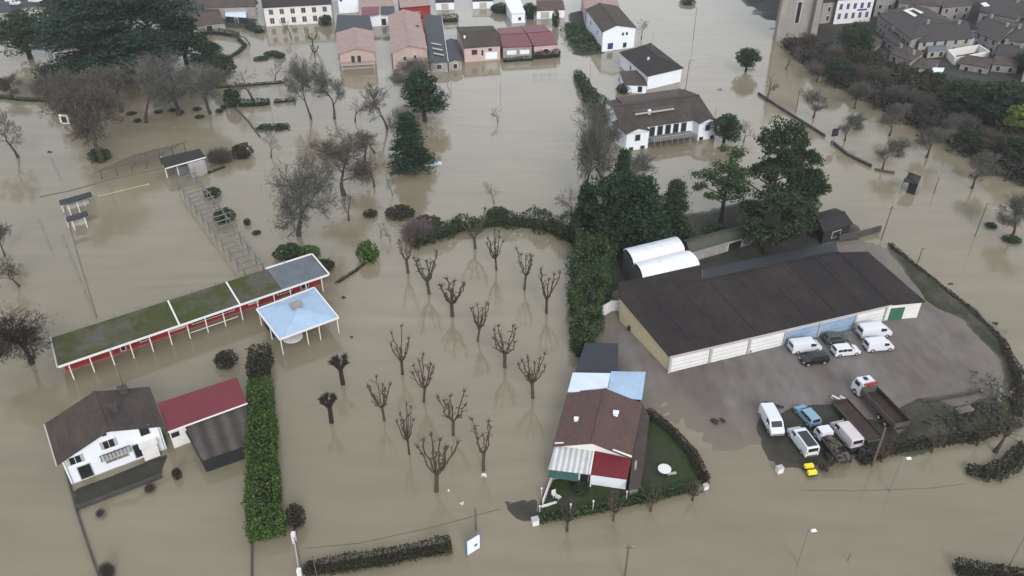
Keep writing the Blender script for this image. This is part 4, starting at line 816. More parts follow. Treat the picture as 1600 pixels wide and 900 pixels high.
# cedar: wide flat plates
rs = np.random.RandomState(480); T = MB(); C = MB(); T.tube((0, 0, -1), (0, 0, 12), .6, .15, 8); P = []
for k in range(56):
    z = rs.uniform(2.6, 12.4); a = rs.uniform(0, 6.28); rad = rs.uniform(2.0, 6.4) * (1.12 - z / 15); q = np.array([math.cos(a) * rad, math.sin(a) * rad, z]); T.tube((0, 0, z - 1), tuple(q), .14, .05, 5)
    for _ in range(3): P.append(blob(rs, q * rs.uniform(.75, 1.0) + rs.randn(3) * np.array([.8, .8, .2]), (1.5, 1.5, .4), 260, .2))
C.add_np(leafs(rs, np.concatenate(P), .26, .4), 4); proto('cedar', T, C, 'bark_dark', 'leaf_cedar')
# shrubs (no visible trunk): one mesh each
for i, (kind, cm) in enumerate((('shrub_dark', 'leaf_dark'), ('shrub_green', 'leaf_green'), ('shrub_olive', 'leaf_olive'), ('shrub_brown', 'leaf_brown'), ('shrub_dark', 'leaf_dark'), ('shrub_mid', 'leaf_mid'))):
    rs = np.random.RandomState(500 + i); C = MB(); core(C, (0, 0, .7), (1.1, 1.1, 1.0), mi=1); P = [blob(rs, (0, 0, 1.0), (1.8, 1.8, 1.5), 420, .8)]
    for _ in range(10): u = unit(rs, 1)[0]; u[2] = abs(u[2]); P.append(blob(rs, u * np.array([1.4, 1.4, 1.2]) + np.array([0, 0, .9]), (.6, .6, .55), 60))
    C.add_np(leafs(rs, np.concatenate(P), .36), 4); proto(kind, None, C, None, (cm, 'shaded_core'))
for i in range(2):                 # bare twiggy shrub
    rs = np.random.RandomState(520 + i); C = MB()
    for _ in range(420):
        d = Vector((*rs.randn(2), 1.0 + abs(rs.randn()) * .6)).normalized(); p = Vector((*(rs.randn(2) * .35), -.2)); L = rs.uniform(1.4, 2.5); q = p + d * L * .6; C.tube(p, q, .035, .028, 3, caps=False)
        for _ in range(3): e = (d + Vector(rs.randn(3)) * .5).normalized(); C.tube(q, q + e * L * .5, .026, .014, 3, caps=False)
    proto('shrub_bare', None, C, None, ('twig_purple', 'twig')[i])

cnt = {}
def nxt(kind): cnt[kind] = cnt.get(kind, -1) + 1; return PRO[kind][cnt[kind] % len(PRO[kind])]
def tree(kind, bx, by, ty, wpx, label, name='tree', cat='tree', group=None, z0=0., sink=0.):
    T, C, h, r = nxt(kind); p = at(bx, by, z0); ht = max(1.2, hf(bx, by, ty, z0) - z0) * .97; rad = wpx * mpp(bx, by) / 2
    rr_ = random.Random(bx * 7 + by); o = thing(name, label, cat, p - Vector((0, 0, sink)), rr_.uniform(0, 6.28), group); o.rotation_euler.x = rr_.uniform(-.05, .05); o.rotation_euler.y = rr_.uniform(-.05, .05); sx = rad / r; sz = ht / h
    for nm, me in (('trunk', T), ('crown', C)):
        if me is None: continue
        c = bpy.data.objects.new(nm, me); COL.objects.link(c); c.parent = o; tk = 1.0 if nm == 'trunk' else 1.0; c.scale = (sx, sx, sz)
    return o
def shrub(kind, x, yb, yt, wpx, label, name='shrub', cat='shrub', group=None, z0=0.):
    _, me, h, r = nxt(kind); m_ = mpp(x, yb); rad = wpx * m_ / 2; ext = (yb - yt) * m_; ht = max(.5, (ext - rad * .75) / .84); by = yb - rad * .5 / m_ * .9
    p = at(x, by, z0); o = bpy.data.objects.new(name, me); COL.objects.link(o); o.location = p; o.rotation_euler = (0, 0, (x * 1.7 + yb) % 6.28); o.scale = (rad / r, rad / r, ht / h)
    return tag(o, label, cat, group)
def hedge(name, label, px, w, h, leaf, seed=0, cat='hedge', group=None, kind=None, size=.38, dens=11, rough=.3, z0=0., twigs=0.):
    rs = np.random.RandomState(seed); P = [at(a, b, z0) for a, b in px]; mb = MB(); L = [(P[i + 1] - P[i]).length for i in range(len(P) - 1)]; tot = sum(L); ws = w if isinstance(w, (list, tuple)) else [w] * len(P)
    hs_ = h if isinstance(h, (list, tuple)) else [h] * len(P); org = P[0].copy(); pts = []
    for i in range(len(P) - 1):
        a, b_ = P[i], P[i + 1]; d = (b_ - a).normalized(); n = Vector((-d.y, d.x, 0)); wa, wb, ha, hb = ws[i], ws[i + 1], hs_[i], hs_[i + 1]
        k = [a + n * wa * .26, a - n * wa * .26, b_ - n * wb * .26, b_ + n * wb * .26]; hh = [ha, ha, hb, hb]
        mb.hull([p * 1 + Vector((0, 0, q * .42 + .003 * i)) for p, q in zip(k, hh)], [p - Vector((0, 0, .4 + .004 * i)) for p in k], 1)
        wm_, hm = (wa + wb) / 2, (ha + hb) / 2; N = int(2.1 * L[i] * (2 * hm + wm_) * dens); t = rs.uniform(-.03, 1.03, N); top = rs.rand(N) < wm_ / (wm_ + 2 * hm)
        W_ = wa + (wb - wa) * t; H_ = ha + (hb - ha) * t; sd2 = np.where(top, rs.uniform(-1, 1, N), np.where(rs.rand(N) < .5, -1, 1)); ph = np.where(sd2 > 0, 1.7, 0)
        bump = 1 + rough * (np.sin(t * L[i] * 1.3 + i + seed + ph) * .3 + np.sin(t * L[i] * .55 + sd2 * 1.2 + seed) * .4) + rs.randn(N) * .06
        dep = rs.uniform(.78, 1.04, N); lx = sd2 * W_ / 2 * np.where(top, 1, bump * dep); lz = np.where(top, H_ * bump * dep * (1 - .28 * sd2 ** 4), rs.uniform(-.1, .92, N) * H_)
        pts.append(np.array([a[:]]) + np.outer(t * L[i], d) + np.outer(lx, n) + np.outer(lz, (0, 0, 1)))
    for a, d_, w0, h0 in ((P[0], P[0] - P[1], ws[0], hs_[0]), (P[-1], P[-1] - P[-2], ws[-1], hs_[-1])):      # leafy ends
        d_ = d_.normalized(); n = Vector((-d_.y, d_.x, 0)); N = int(2.6 * w0 * h0 * dens) + 8
        pts.append(np.array([a[:]]) + np.outer(rs.uniform(.0, .45, N), d_) + np.outer(rs.uniform(-.5, .5, N) * w0, n) + np.outer(rs.uniform(-.05, .92, N) * h0, (0, 0, 1)))
    C = np.concatenate(pts); mb.add_np(leafs(rs, C, size), 4)
    mats = [leaf, 'shaded_core']
    if twigs:
        mats.append('twig_grey'); m2 = int(len(C) * twigs); Q = C[rs.choice(len(C), m2)]; e = unit(rs, m2) * 1.0; e[:, 2] = np.abs(e[:, 2]) * .7 + .1; wv = np.cross(e, unit(rs, m2)) * .04; mb.add_np(np.stack([Q - wv, Q + wv, Q + e], 1).reshape(-1, 3), 3, 2)
    o = mb.build(name, mats, origin=org); return tag(o, label, cat, group, kind)

# pollards in the flooded yard
G = 'pollarded trees standing in the flooded yard'
for (x, y, t, w_, lb) in ((743, 388, 326, 46, 'pollarded tree against the middle of the curved hedge'), (776, 422, 357, 36, 'pollarded tree just below the hedge, right of the hedge middle'),
    (638, 426, 362, 34, 'pollarded tree half hidden behind the grey shrub at the hedge left end'), (671, 459, 394, 46, 'pollarded tree topmost left in the open water, wide candelabra'),
    (707, 494, 432, 46, 'pollarded tree with bushy spread limbs, centre of the upper rows'), (746, 533, 471, 36, 'narrow upright pollarded tree in the middle column'),
    (819, 453, 388, 34, 'slim pollarded tree in the right column nearest the hedge'), (854, 489, 413, 42, 'pollarded tree closest to the tall green hedge beside the garages'),
    (789, 574, 504, 46, 'pollarded tree with dense upright limbs, right of the yard centre'), (833, 622, 549, 50, 'pollarded tree nearest the tiled house, wide open fork'),
    (629, 585, 512, 36, 'pollarded tree with knobby narrow limbs right of the blue pavilion'), (662, 628, 554, 38, 'mossy pollarded tree with thick trunk and side arm'),
    (601, 657, 588, 40, 'slender pollarded tree with one crooked low arm'), (708, 680, 606, 50, 'pollarded tree with wide U shaped fork'),
    (640, 710, 628, 36, 'pale thin pollarded tree in the lower left of the yard'), (755, 735, 656, 42, 'pollarded tree nearest the white floating debris'), (682, 768, 680, 60, 'lowest pollarded tree, wide with reddish brown limbs')):
    tree('pollard', x, y, t, w_, lb, 'pollarded_tree', 'tree', G)
tree('brush', 536, 600, 552, 32, 'upper short dark pollard with brushy head below the blue pavilion', 'pollarded_tree', group='short brushy pollards')
tree('brush', 518, 660, 612, 30, 'lower short dark pollard with brushy head near the green hedge', 'pollarded_tree', group='short brushy pollards')
G = 'small pollards along the flooded road'
for (x, y, t, w_, lb) in ((886, 830, 785, 34, 'first roadside pollard from the left, below the small garden'), (958, 814, 778, 36, 'roadside pollard below the slim posts of the small garden'), (1016, 799, 765, 40, 'roadside pollard below the white oval garden table'),
    (1082, 782, 752, 34, 'roadside pollard near the right tip of the small garden'), (1377, 722, 692, 24, 'roadside pollard below the brown trailer'), (1455, 707, 672, 30, 'roadside pollard below the rubble pile'), (1526, 696, 655, 26, 'roadside pollard below the pale rocks')):
    tree('pollard', x, y, t, w_, lb, 'pollarded_tree', 'tree', G)

# hedges
hedge('hedge', 'tall bright green hedge right of the farmhouse annexes', [(409, 612), (411, 680), (413, 760), (418, 840)], [3.2, 3.6, 3.6, 4.2], [2.6, 3.2, 3.4, 3.0], 'leaf_green', 1, dens=26, size=.27, rough=.22)
hedge('hedge', 'brownish hedge top joined to the bright green hedge near the red block', [(404, 595), (410, 566)], [2.8, 3.2], [3.6, 3.6], 'leaf_olive', 2, dens=11)
hedge('hedge', 'curved olive hedge closing the pollard yard at the top', [(645, 385), (680, 372), (730, 356), (790, 350), (850, 355), (905, 378)], [2.6, 3.6, 3.0, 3.0, 4.4, 5], [1.6, 3.2, 1.8, 2.6, 3.0, 5.0], 'leaf_hedge', 3, dens=11, rough=.9, twigs=.05)
hedge('hedge', 'tall leafy hedge between the pollard yard and the garages', [(924, 395), (922, 440), (916, 490), (911, 550)], [6.5, 6.2, 5.0, 3.2], [5.4, 5.2, 4.4, 3.2], 'leaf_mid', 4, dens=13, rough=.6, size=.38)
hedge('hedge', 'long low dark hedge at the bottom edge left of the sign', [(490, 893), (540, 886), (600, 878), (640, 868), (700, 858)], [1.6, 2.0, 1.8, 1.9, 1.9], [1.0, 1.4, 1.5, 1.2, 1.5], 'leaf_olive', 5, dens=30, size=.2)
hedge('hedge', 'dark clipped hedge at the bottom right corner', [(1497, 893), (1560, 903), (1640, 915)], 1.9, 1.3, 'leaf_olive', 6, dens=18, size=.28)
hedge('hedge', 'low crescent of brush in the water at the right edge', [(1514, 738), (1545, 744), (1578, 728), (1602, 700)], [1.6, 2.6, 2.4, 2.0], .8, 'leaf_olive', 7, dens=14, size=.3, twigs=.2)
hedge('hedge', 'dark hedge along the curved right edge of the small garden', [(1014, 650), (1050, 680), (1080, 712), (1101, 752)], 1.3, 1.2, 'leaf_olive', 8, dens=16, size=.28, z0=.1)
hedge('hedge', 'low green hedge along the bottom edge of the small garden', [(846, 812), (920, 800), (1000, 783), (1085, 764)], 1.1, 1.0, 'leaf_mid', 9, dens=14, size=.28, z0=.1)
hedge('hedge', 'long thin dark hedge at the left edge behind the grey tree', [(-15, 152), (40, 158), (100, 160)], 1.0, 1.1, 'leaf_dark', 10, dens=7)
hedge('hedge', 'long thin dark hedge crossing the flooded garden below the cedar', [(232, 146), (340, 138), (443, 130)], .8, .8, 'leaf_dark', 11, dens=8)
hedge('hedge', 'short dark hedge left of the two bare riverside trees', [(376, 166), (410, 164), (420, 163)], [2, 2.4, 1.8], 1.6, 'leaf_dark', 12, dens=8)
hedge('hedge', 'thin dark hedge piece right of the short dark hedge', [(430, 161), (460, 158)], 1.0, 1.0, 'leaf_dark', 13, dens=8)
hedge('hedge', 'flat dark oval flower bed hedge rising from the water', [(405, 199), (430, 201), (450, 199)], [4.2, 6.4, 4.6], .35, 'leaf_dark', 14, dens=7)
hedge('hedge', 'dark hedge running up to the dark shrubs left of the villa', [(903, 120), (912, 138), (922, 156), (935, 176)], [2.4, 3.4, 3.6, 5], [2, 2.4, 2.6, 4], 'leaf_dark', 15, dens=7)
hedge('hedge', 'dark green hedge under the right crimson roof', [(837, 92), (873, 89)], 1.6, 2.3, 'leaf_olive', 16, dens=8)
hedge('hedge', 'black hedge in front of the left crimson roofed house', [(788, 97), (832, 94)], 1.2, 1.3, 'leaf_dark', 17, dens=8)
hedge('hedge', 'dark hedge block between the white garages at the top', [(686, 35), (714, 33)], 3.0, 2.4, 'leaf_dark', 18, dens=5)
hedge('hedge', 'bushy dark hedge along the yard bank right of the trailer', [(1345, 722), (1400, 702), (1470, 692), (1530, 684), (1588, 662)], 1.4, .9, 'leaf_olive', 19, dens=12, size=.32, twigs=.2, z0=.1)
hedge('hedge', 'thin dark hedge along the outer edge of the gravel yard', [(1392, 384), (1440, 425), (1510, 480), (1565, 535), (1590, 590), (1590, 650)], [.9, .9, .9, 1.0, 1.6, 1.8], [.5, .45, .5, .6, 1.2, 1.2], 'leaf_brown', 20, dens=12, size=.3, z0=.1)
hedge('hedge', 'low bushes on the drowned path left of the green bush', [(528, 442), (556, 424), (582, 402)], .5, .5, 'leaf_brown', 21, dens=12, size=.25)
hedge('bank_thicket', 'tangled bare thicket covering the river bank below the village', [(1240, 72), (1275, 95), (1330, 130), (1400, 165), (1470, 205), (1540, 238), (1630, 285)], [7, 9, 11, 11, 10, 10, 12], [3, 3.6, 3.4, 3.4, 3, 3.2, 3.5], 'leaf_brown', 22, cat='thicket', kind='stuff', dens=6, rough=.8, size=.6, z0=.3, twigs=.6)
hedge('village_gardens', 'dark garden growth between the village and the river bank', [(1290, 76), (1340, 95), (1410, 125), (1480, 150), (1620, 205)], [5, 7, 9, 14, 22], [2, 3, 2.4, 2.4, 3], 'leaf_olive', 23, cat='garden', kind='stuff', dens=3.5, rough=.9, size=.8, z0=1.2, twigs=.4)
hedge('garden_growth', 'overgrown dark garden left of the tall white house', [(893, 40), (905, 62), (925, 80)], [5, 8, 7], [1.2, 1.6, 1.4], 'leaf_mid', 24, cat='garden', kind='stuff', dens=4, rough=.9, size=.6, z0=.2)

# individual evergreens and shrubs
tree('cedar', 205, 128, -75, 196, 'huge dark cedar with layered branches at the top left', 'cedar_tree')
tree('ever', 48, 92, 14, 78, 'round dark green tree near the left top corner', 'evergreen_tree')
tree('ever', 330, 110, 62, 52, 'dark evergreen behind the row of bare trees, above the thin hedge', 'evergreen_tree')
tree('ever', 350, 128, 82, 40, 'small dark evergreen at the right end of the cedar group', 'evergreen_tree')
tree('ever', 292, 100, 20, 70, 'dark evergreen with blue green crown right of the cedar', 'evergreen_tree')
tree('ever', 120, 60, -25, 80, 'dark evergreen crown left of the cedar at the top edge', 'evergreen_tree')
tree('ever', 664, 190, 108, 66, 'dense dark evergreen right of the bare garden trees', 'evergreen_tree')
tree('conifer', 643, 266, 172, 64, 'dark conical conifer beside the half sunk blue car', 'conifer_tree')
tree('haze', 645, 150, 88, 64, 'brown bare tree in front of the long pink roofed house', 'bare_tree')
tree('ever', 1165, 112, 72, 36, 'small round dark tree alone in the open flood', 'evergreen_tree')
PK = 'dark trees on the island between villa and garages'
tree('veil', 945, 330, 150, 72, 'tall grey brown leafless tree left of the villa wings', 'bare_tree', group=PK)
tree('conifer', 962, 345, 225, 44, 'narrow dark tree between the leafless tree and the barrel shed', 'conifer_tree', group=PK)
tree('conifer', 1000, 392, 268, 96, 'dark green conifer directly above the white barrel shed', 'conifer_tree', group=PK, z0=.3)
tree('ever', 952, 384, 266, 92, 'broad dark tree above the tall leafy hedge', 'evergreen_tree', group=PK, z0=.3)
tree('conifer', 1045, 376, 272, 62, 'smaller conifer right of the conifer above the barrel shed', 'conifer_tree', group=PK, z0=.3)
tree('conifer', 915, 372, 285, 50, 'reddish dark conifer at the right end of the curved hedge', 'conifer_tree', group=PK)
tree('pine', 1125, 347, 228, 92, 'open pine with visible trunk standing between villa and long shed', 'pine_tree', group=PK, z0=.3)
tree('pine', 1193, 350, 180, 104, 'tallest dark pine right of the open pine', 'pine_tree', group=PK, z0=.3)
tree('pine', 1240, 345, 208, 62, 'slim dark pine at the right end of the tree island', 'pine_tree', group=PK, z0=.3)
tree('ever', 1247, 345, 258, 66, 'low black green tree below the slim dark pine', 'evergreen_tree', group=PK, z0=.3)
tree('evergreen', 1195, 395, 298, 96, 'olive green bushy tree behind the right half of the garage roof', 'evergreen_tree', group=PK, z0=.3)
tree('evergreen', 1235, 372, 300, 66, 'olive green bushy tree beside the small waterside hut', 'evergreen_tree', group=PK, z0=.3)
tree('ever', 1131, 222, 178, 48, 'dark rounded tree at the right wing of the villa', 'evergreen_tree')
tree('small', 1162, 222, 192, 34, 'grey leafless bush tree right of the villa', 'bare_tree')
for (k, x, yb, yt, w_, lb) in (('shrub_green', 576, 414, 371, 36, 'bright green rounded bush at the end of the curved hedge'), ('shrub_olive', 579, 342, 325, 22, 'small olive oval bush alone in the water'),
    ('shrub_dark', 452, 412, 378, 46, 'dark bush behind the slate end of the mossy block'), ('shrub_green', 482, 408, 381, 38, 'green bush right of the dark bush behind the slate roof'), ('shrub_olive', 508, 428, 402, 30, 'dull bush at the slate roofed corner of the red block'),
    ('shrub_olive', 355, 577, 543, 36, 'heart shaped brown bush left of the brownish hedge top'), ('shrub_brown', 464, 826, 776, 30, 'dark brown tall bush by the white gate posts'),
    ('shrub_olive', 625, 348, 318, 46, 'bush with a broken stem at the left of the curved hedge'), ('shrub_bare', 655, 384, 335, 60, 'grey bare shrub covering the left end of the curved hedge'), ('shrub_olive', 668, 368, 332, 44, 'olive shrub mound on the left part of the curved hedge'),
    ('shrub_dark', 777, 350, 320, 34, 'dark shrub cone on the middle of the curved hedge'), ('shrub_dark', 714, 362, 342, 30, 'dark shrub left of the pollard at the curved hedge'),
    ('shrub_bare', 345, 262, 225, 40, 'purple bare shrub right of the brown roofed shelter'), ('shrub_olive', 380, 252, 220, 34, 'olive round bush right of the purple bare shrub'),
    ('shrub_dark', 157, 258, 228, 34, 'dark bush at the foot of the big grey bare tree'), ('shrub_dark', 365, 172, 137, 26, 'dark egg shaped bush by the short dark hedge'),
    ('shrub_dark', 333, 312, 290, 26, 'upper dark shrub on the long pergola'), ('shrub_dark', 352, 352, 322, 34, 'lower dark shrub on the long pergola'), ('shrub_dark', 387, 353, 340, 11, 'tiny dark bush right of the lower pergola shrub'), ('shrub_dark', 401, 368, 361, 14, 'tiny flat dark clump below the tiny dark bush'),
    ('shrub_brown', 105, 150, 110, 40, 'brown shrub under the left side of the cedar'), ('shrub_bare', 75, 155, 112, 50, 'purple grey bare shrub below the round dark green tree'), ('shrub_brown', 8, 145, 122, 16, 'small brown shrub at the left frame edge above the thin hedge'),
    ('shrub_dark', 425, 92, 77, 26, 'dark clipped bush pair, right, near the long white house'), ('shrub_dark', 408, 98, 86, 24, 'dark clipped bush pair, left, near the long white house'), ('shrub_dark', 437, 94, 80, 18, 'dark square clipped bush in the upper flooded garden'),
    ('shrub_dark', 509, 44, 22, 22, 'dark bush at the right end of the long white house'), ('shrub_dark', 782, 26, 2, 30, 'dark bush left of the bright white sheet roof'), ('shrub_dark', 828, 34, 4, 24, 'dark bush right of the bright white sheet roof'), ('shrub_dark', 868, 44, 16, 12, 'narrow cypress like bush by the salmon garage'),
    ('shrub_dark', 1074, 12, -4, 26, 'dark treetop in the flood at the top edge'), ('shrub_dark', 1548, 358, 346, 18, 'dark drowned bush at the right, left of the wrecked trunk'), ('shrub_dark', 1580, 382, 366, 28, 'dark wrecked trunk clump in the water at the right edge'),
    ('shrub_olive', 1262, 372, 352, 26, 'small olive bush between the hut and the garage roof'), ('shrub_mid', 1115, 372, 345, 44, 'low green shrub under the open pine'), ('shrub_brown', 975, 150, 128, 26, 'brown shrub left of the porch shed'), ('shrub_dark', 908, 560, 535, 20, 'dark shrub at the lower end of the tall leafy hedge'),
    ('shrub_dark', 905, 775, 748, 26, 'dark shrub in front of the door of the tiled house'), ('shrub_bare', 235, 770, 752, 16, 'brown twiggy shrub below the farmhouse terrace'), ('shrub_bare', 158, 808, 792, 14, 'small twiggy shrub left below the farmhouse terrace'), ('shrub_brown', 278, 750, 726, 14, 'dark stump like shrub between farmhouse and barn'),
    ('shrub_bare', 170, 905, 868, 22, 'twiggy shrub at the bottom edge below the farmhouse'), ('shrub_brown', 485, 898, 872, 24, 'brown shrub at the left end of the long low hedge'), ('shrub_dark', 1333, 130, 108, 24, 'dark shrub on the river bank edge below the village'), ('shrub_dark', 985, 520, 505, 0.1 + 10, 'tiny dark weed by the cream side wall')):
    shrub(k, x, yb, yt, w_, lb)
for (k, x, y, t, w_, lb) in (('veil', 190, 175, 90, 70, 'grey veiled bare tree between the big grey green tree and the thick trunk'), ('veil', 130, 165, 95, 66, 'grey veiled bare tree under the left side of the cedar'), ('small', 300, 150, 96, 44, 'faint bare tree on the thin hedge below the cedar'),
    ('veil', 255, 140, 70, 60, 'grey veiled bare tree right under the cedar crown'), ('small', 455, 60, 30, 30, 'small bare tree in front of the long white house left part'), ('small', 390, 70, 40, 34, 'small bare tree by the pale blue roofed shed'), ('small', 430, 125, 92, 30, 'tiny bare tree beside the clipped square bushes'), ('bare', 570, 250, 205, 46, 'dark twiggy bare tree left of the low bare tree'), ('small', 585, 292, 236, 44, 'faint bare tree between the forked bare tree and the conical conifer'), ('small', 424, 246, 204, 34, 'faint bare tree below the flat oval bed'), ('veil', 622, 232, 165, 46, 'brown bare tree at the left shoulder of the conical conifer'), ('small', 545, 345, 300, 40, 'faint low bare tree below the forked bare tree'), ('small', 640, 120, 84, 40, 'small bare tree in front of the long pink roofed house'), ('veil', 20, 150, 112, 34, 'small grey bare tree at the left edge above the thin hedge'), ('small', 555, 190, 150, 34, 'small faint bare tree below the salmon house balcony')):
    tree(k, x, y, t, w_, lb, 'bare_tree', 'tree')
hedge('hedge', 'low curved dark hedge near the pale blue roofed shed', [(372, 62), (384, 72), (372, 84), (356, 92)], .9, .9, 'leaf_dark', 31, dens=7)
hedge('hedge', 'dark hedge edging the street behind the cedar', [(300, 52), (345, 54), (372, 58)], 2.2, 1.8, 'leaf_dark', 32, dens=6)
hedge('hedge', 'dark growth between the grey brown barn and the long white house', [(388, 44), (405, 52), (412, 50)], 2.4, 2.2, 'leaf_dark', 33, dens=6)
hedge('hedge', 'low drowned hedge at the left of the long grey pergola top', [(322, 272), (350, 262)], .7, .4, 'leaf_brown', 34, dens=9)
G = 'clipped balls in the flooded garden below the cedar'
for i, (x, y, w_, nb) in enumerate(((205, 182, 16, 'leftmost, left of the thick bare trunk'), (215, 193, 12, 'just below the leftmost one'), (249, 179, 15, 'first right of the thick bare trunk'), (269, 177, 12, 'second right of the thick bare trunk'), (283, 180, 10, 'right of the middle bare trunk'), (308, 175, 14, 'left of the right bare trunk'), (312, 187, 15, 'lowest, below the right bare trunk'), (343, 178, 12, 'right of the right bare trunk'), (350, 172, 10, 'rightmost, near the egg shaped bush'))):
    shrub('shrub_dark', x, y, y - 9, w_, 'small dark clipped ball bush, ' + nb, 'clipped_bush', 'bush', G)

# bare trees
for (k, x, y, t, w_, lb) in (('veil', 467, 368, 220, 150, 'large grey bare tree with wide crown above the slate roof'), ('veil', 537, 305, 200, 92, 'bare tree with forked trunk right of the large grey bare tree'), ('veil', 486, 186, 76, 66, 'left tall bare tree of the pair below the salmon house'),
    ('haze', 523, 186, 90, 50, 'right tall bare tree of the pair below the salmon house'), ('bare', 605, 202, 122, 60, 'pale bare tree below the gap between the pink roofs'), ('small', 585, 240, 196, 44, 'low bare tree left of the dark conical conifer'), ('bare', 28, 246, 165, 56, 'bare tree at the left edge below the thin hedge'),
    ('dense', 50, 568, 462, 96, 'dense dark bare tree at the left end of the mossy block'), ('bare', 8, 400, 345, 34, 'bare tree cut by the left frame edge, upper'), ('bare', 30, 448, 400, 40, 'bare tree near the left frame edge, lower'),
    ('veil', 160, 254, 98, 110, 'big grey green bare tree left of the flooded garden'), ('veil', 228, 192, 74, 96, 'bare tree with thick dark trunk below the cedar'), ('haze', 280, 180, 82, 74, 'middle bare tree right of the thick trunked bare tree'), ('haze', 328, 178, 84, 66, 'right bare tree of the row below the cedar'),
    ('small', 395, 158, 100, 50, 'small bare tree above the short dark hedge'), ('small', 90, 130, 50, 40, 'pale forked bare tree by the round dark green tree'), ('bare', 70, 150, 100, 40, 'bare bushy tree above the long thin left hedge'), ('pollard', 488, 72, 46, 20, 'small dark pollard in front of the long white house'), ('pollard', 492, 90, 68, 18, 'second small pollard just below the one by the long white house'),
    ('bare', 915, 300, 185, 62, 'pale bare tree left of the tall grey brown tree'), ('haze', 935, 250, 150, 60, 'brown bare tree at the top of the dark hedge'), ('haze', 985, 290, 240, 56, 'low purple bare tree below the left villa wing'), ('small', 896, 345, 290, 44, 'small bare tree rising from the curved hedge right part'),
    ('small', 772, 318, 285, 26, 'thin bare sapling in the flooded field'), ('small', 778, 192, 165, 20, 'second thin sapling higher up in the flooded field'), ('small', 595, 372, 345, 16, 'tiny pale bare tree left of the grey shrub'), ('small', 610, 378, 352, 14, 'tiny bare tree touching the grey shrub'), ('small', 613, 305, 272, 18, 'tiny bare tree above the bush with a broken stem'),
    ('small', 1083, 52, 24, 20, 'faint bare bush tree right of the tall white house')[:0] or ('small', 1002, 60, 28, 24, 'faint grey bare tree right of the tall white house'), ('thin', 1555, 706, 650, 50, 'hazy round bare tree at the right edge of the road'), ('small', 1530, 640, 612, 30, 'thin bare brush on the rubble pile')):
    tree(k, x, y, t, w_, lb, 'bare_tree' if k != 'pollard' else 'pollarded_tree', 'tree')
G = 'bare orchard trees in the flood below the village'
for (x, y, t, w_, lb) in ((1197, 158, 112, 26, 'faint bare orchard tree farthest left, above the dark wall'), (1228, 108, 72, 30, 'bare orchard tree at the foot of the church tower'), (1271, 184, 138, 32, 'bare round orchard tree right of the tower reflection'), (1276, 128, 92, 34, 'bare orchard tree against the bank right of the tower'),
    (1335, 170, 122, 32, 'bare orchard tree below the bank bend, third from the tower'), (1320, 220, 172, 36, 'bare round orchard tree next to the black sign board'), (1390, 212, 158, 34, 'bare orchard tree close to the bank, above the end of the dark wall'), (1379, 264, 208, 40, 'bare round orchard tree standing on the end of the dark wall'),
    (1448, 246, 196, 40, 'bare orchard tree right of the tiny roofed shelter'), (1519, 294, 236, 50, 'bare orchard tree in the olive reflection near the right edge'), (1580, 372, 305, 52, 'bare orchard tree above the dark wrecked trunk clump'), (1478, 222, 180, 34, 'bare orchard tree touching the bank thicket')):
    tree('haze' if w_ > 31 else 'small', x, y, t, w_, lb, 'bare_tree', 'tree', G)
G = 'trees on the river bank below the village'
for (k, x, y, t, w_, lb, nm) in (('ever', 1333, 82, 34, 50, 'dark blue green evergreen under the blue shuttered house', 'evergreen_tree'), ('ever', 1306, 130, 92, 40, 'dark rounded evergreen low on the river bank', 'evergreen_tree'), ('veil', 1260, 78, 40, 44, 'bare bank tree just right of the church tower', 'bare_tree'), ('veil', 1308, 104, 60, 56, 'blue grey bare tree in the middle of the upper bank', 'bare_tree'), ('veil', 1370, 140, 92, 56, 'bare bank tree below the brown village barn', 'bare_tree'),
    ('veil', 1400, 165, 118, 46, 'bare bank tree with pale trunk left of the big evergreens', 'bare_tree'), ('veil', 1435, 185, 130, 56, 'bare bank tree beneath the bright white shed roof', 'bare_tree'), ('veil', 1490, 215, 165, 56, 'bare bank tree above the orchard shelter', 'bare_tree'), ('veil', 1545, 240, 190, 60, 'bare bank tree left of the yellow green tree', 'bare_tree'),
    ('ever', 1500, 180, 122, 70, 'big black green evergreen, left of two behind the bank', 'evergreen_tree'), ('ever', 1550, 192, 125, 90, 'big black green evergreen, right of two behind the bank', 'evergreen_tree'), ('yellow', 1592, 212, 162, 52, 'bright yellow green tree at the right frame edge', 'evergreen_tree'), ('ever', 1590, 262, 210, 60, 'dark evergreen below the yellow green tree', 'evergreen_tree'),
    ('ever', 1460, 135, 112, 30, 'small dark evergreen below the bright white shed roof', 'evergreen_tree'), ('ever', 1520, 238, 205, 40, 'dark low evergreen at the water edge of the bank', 'evergreen_tree'), ('ever', 1590, 118, 80, 34, 'dark evergreen between cottages at the right frame edge', 'evergreen_tree')):
    tree(k, x, y, t + (6 if k == 'veil' else 0), w_ * (.8 if k == 'veil' else 1), lb, nm, 'tree', G, z0=.6)

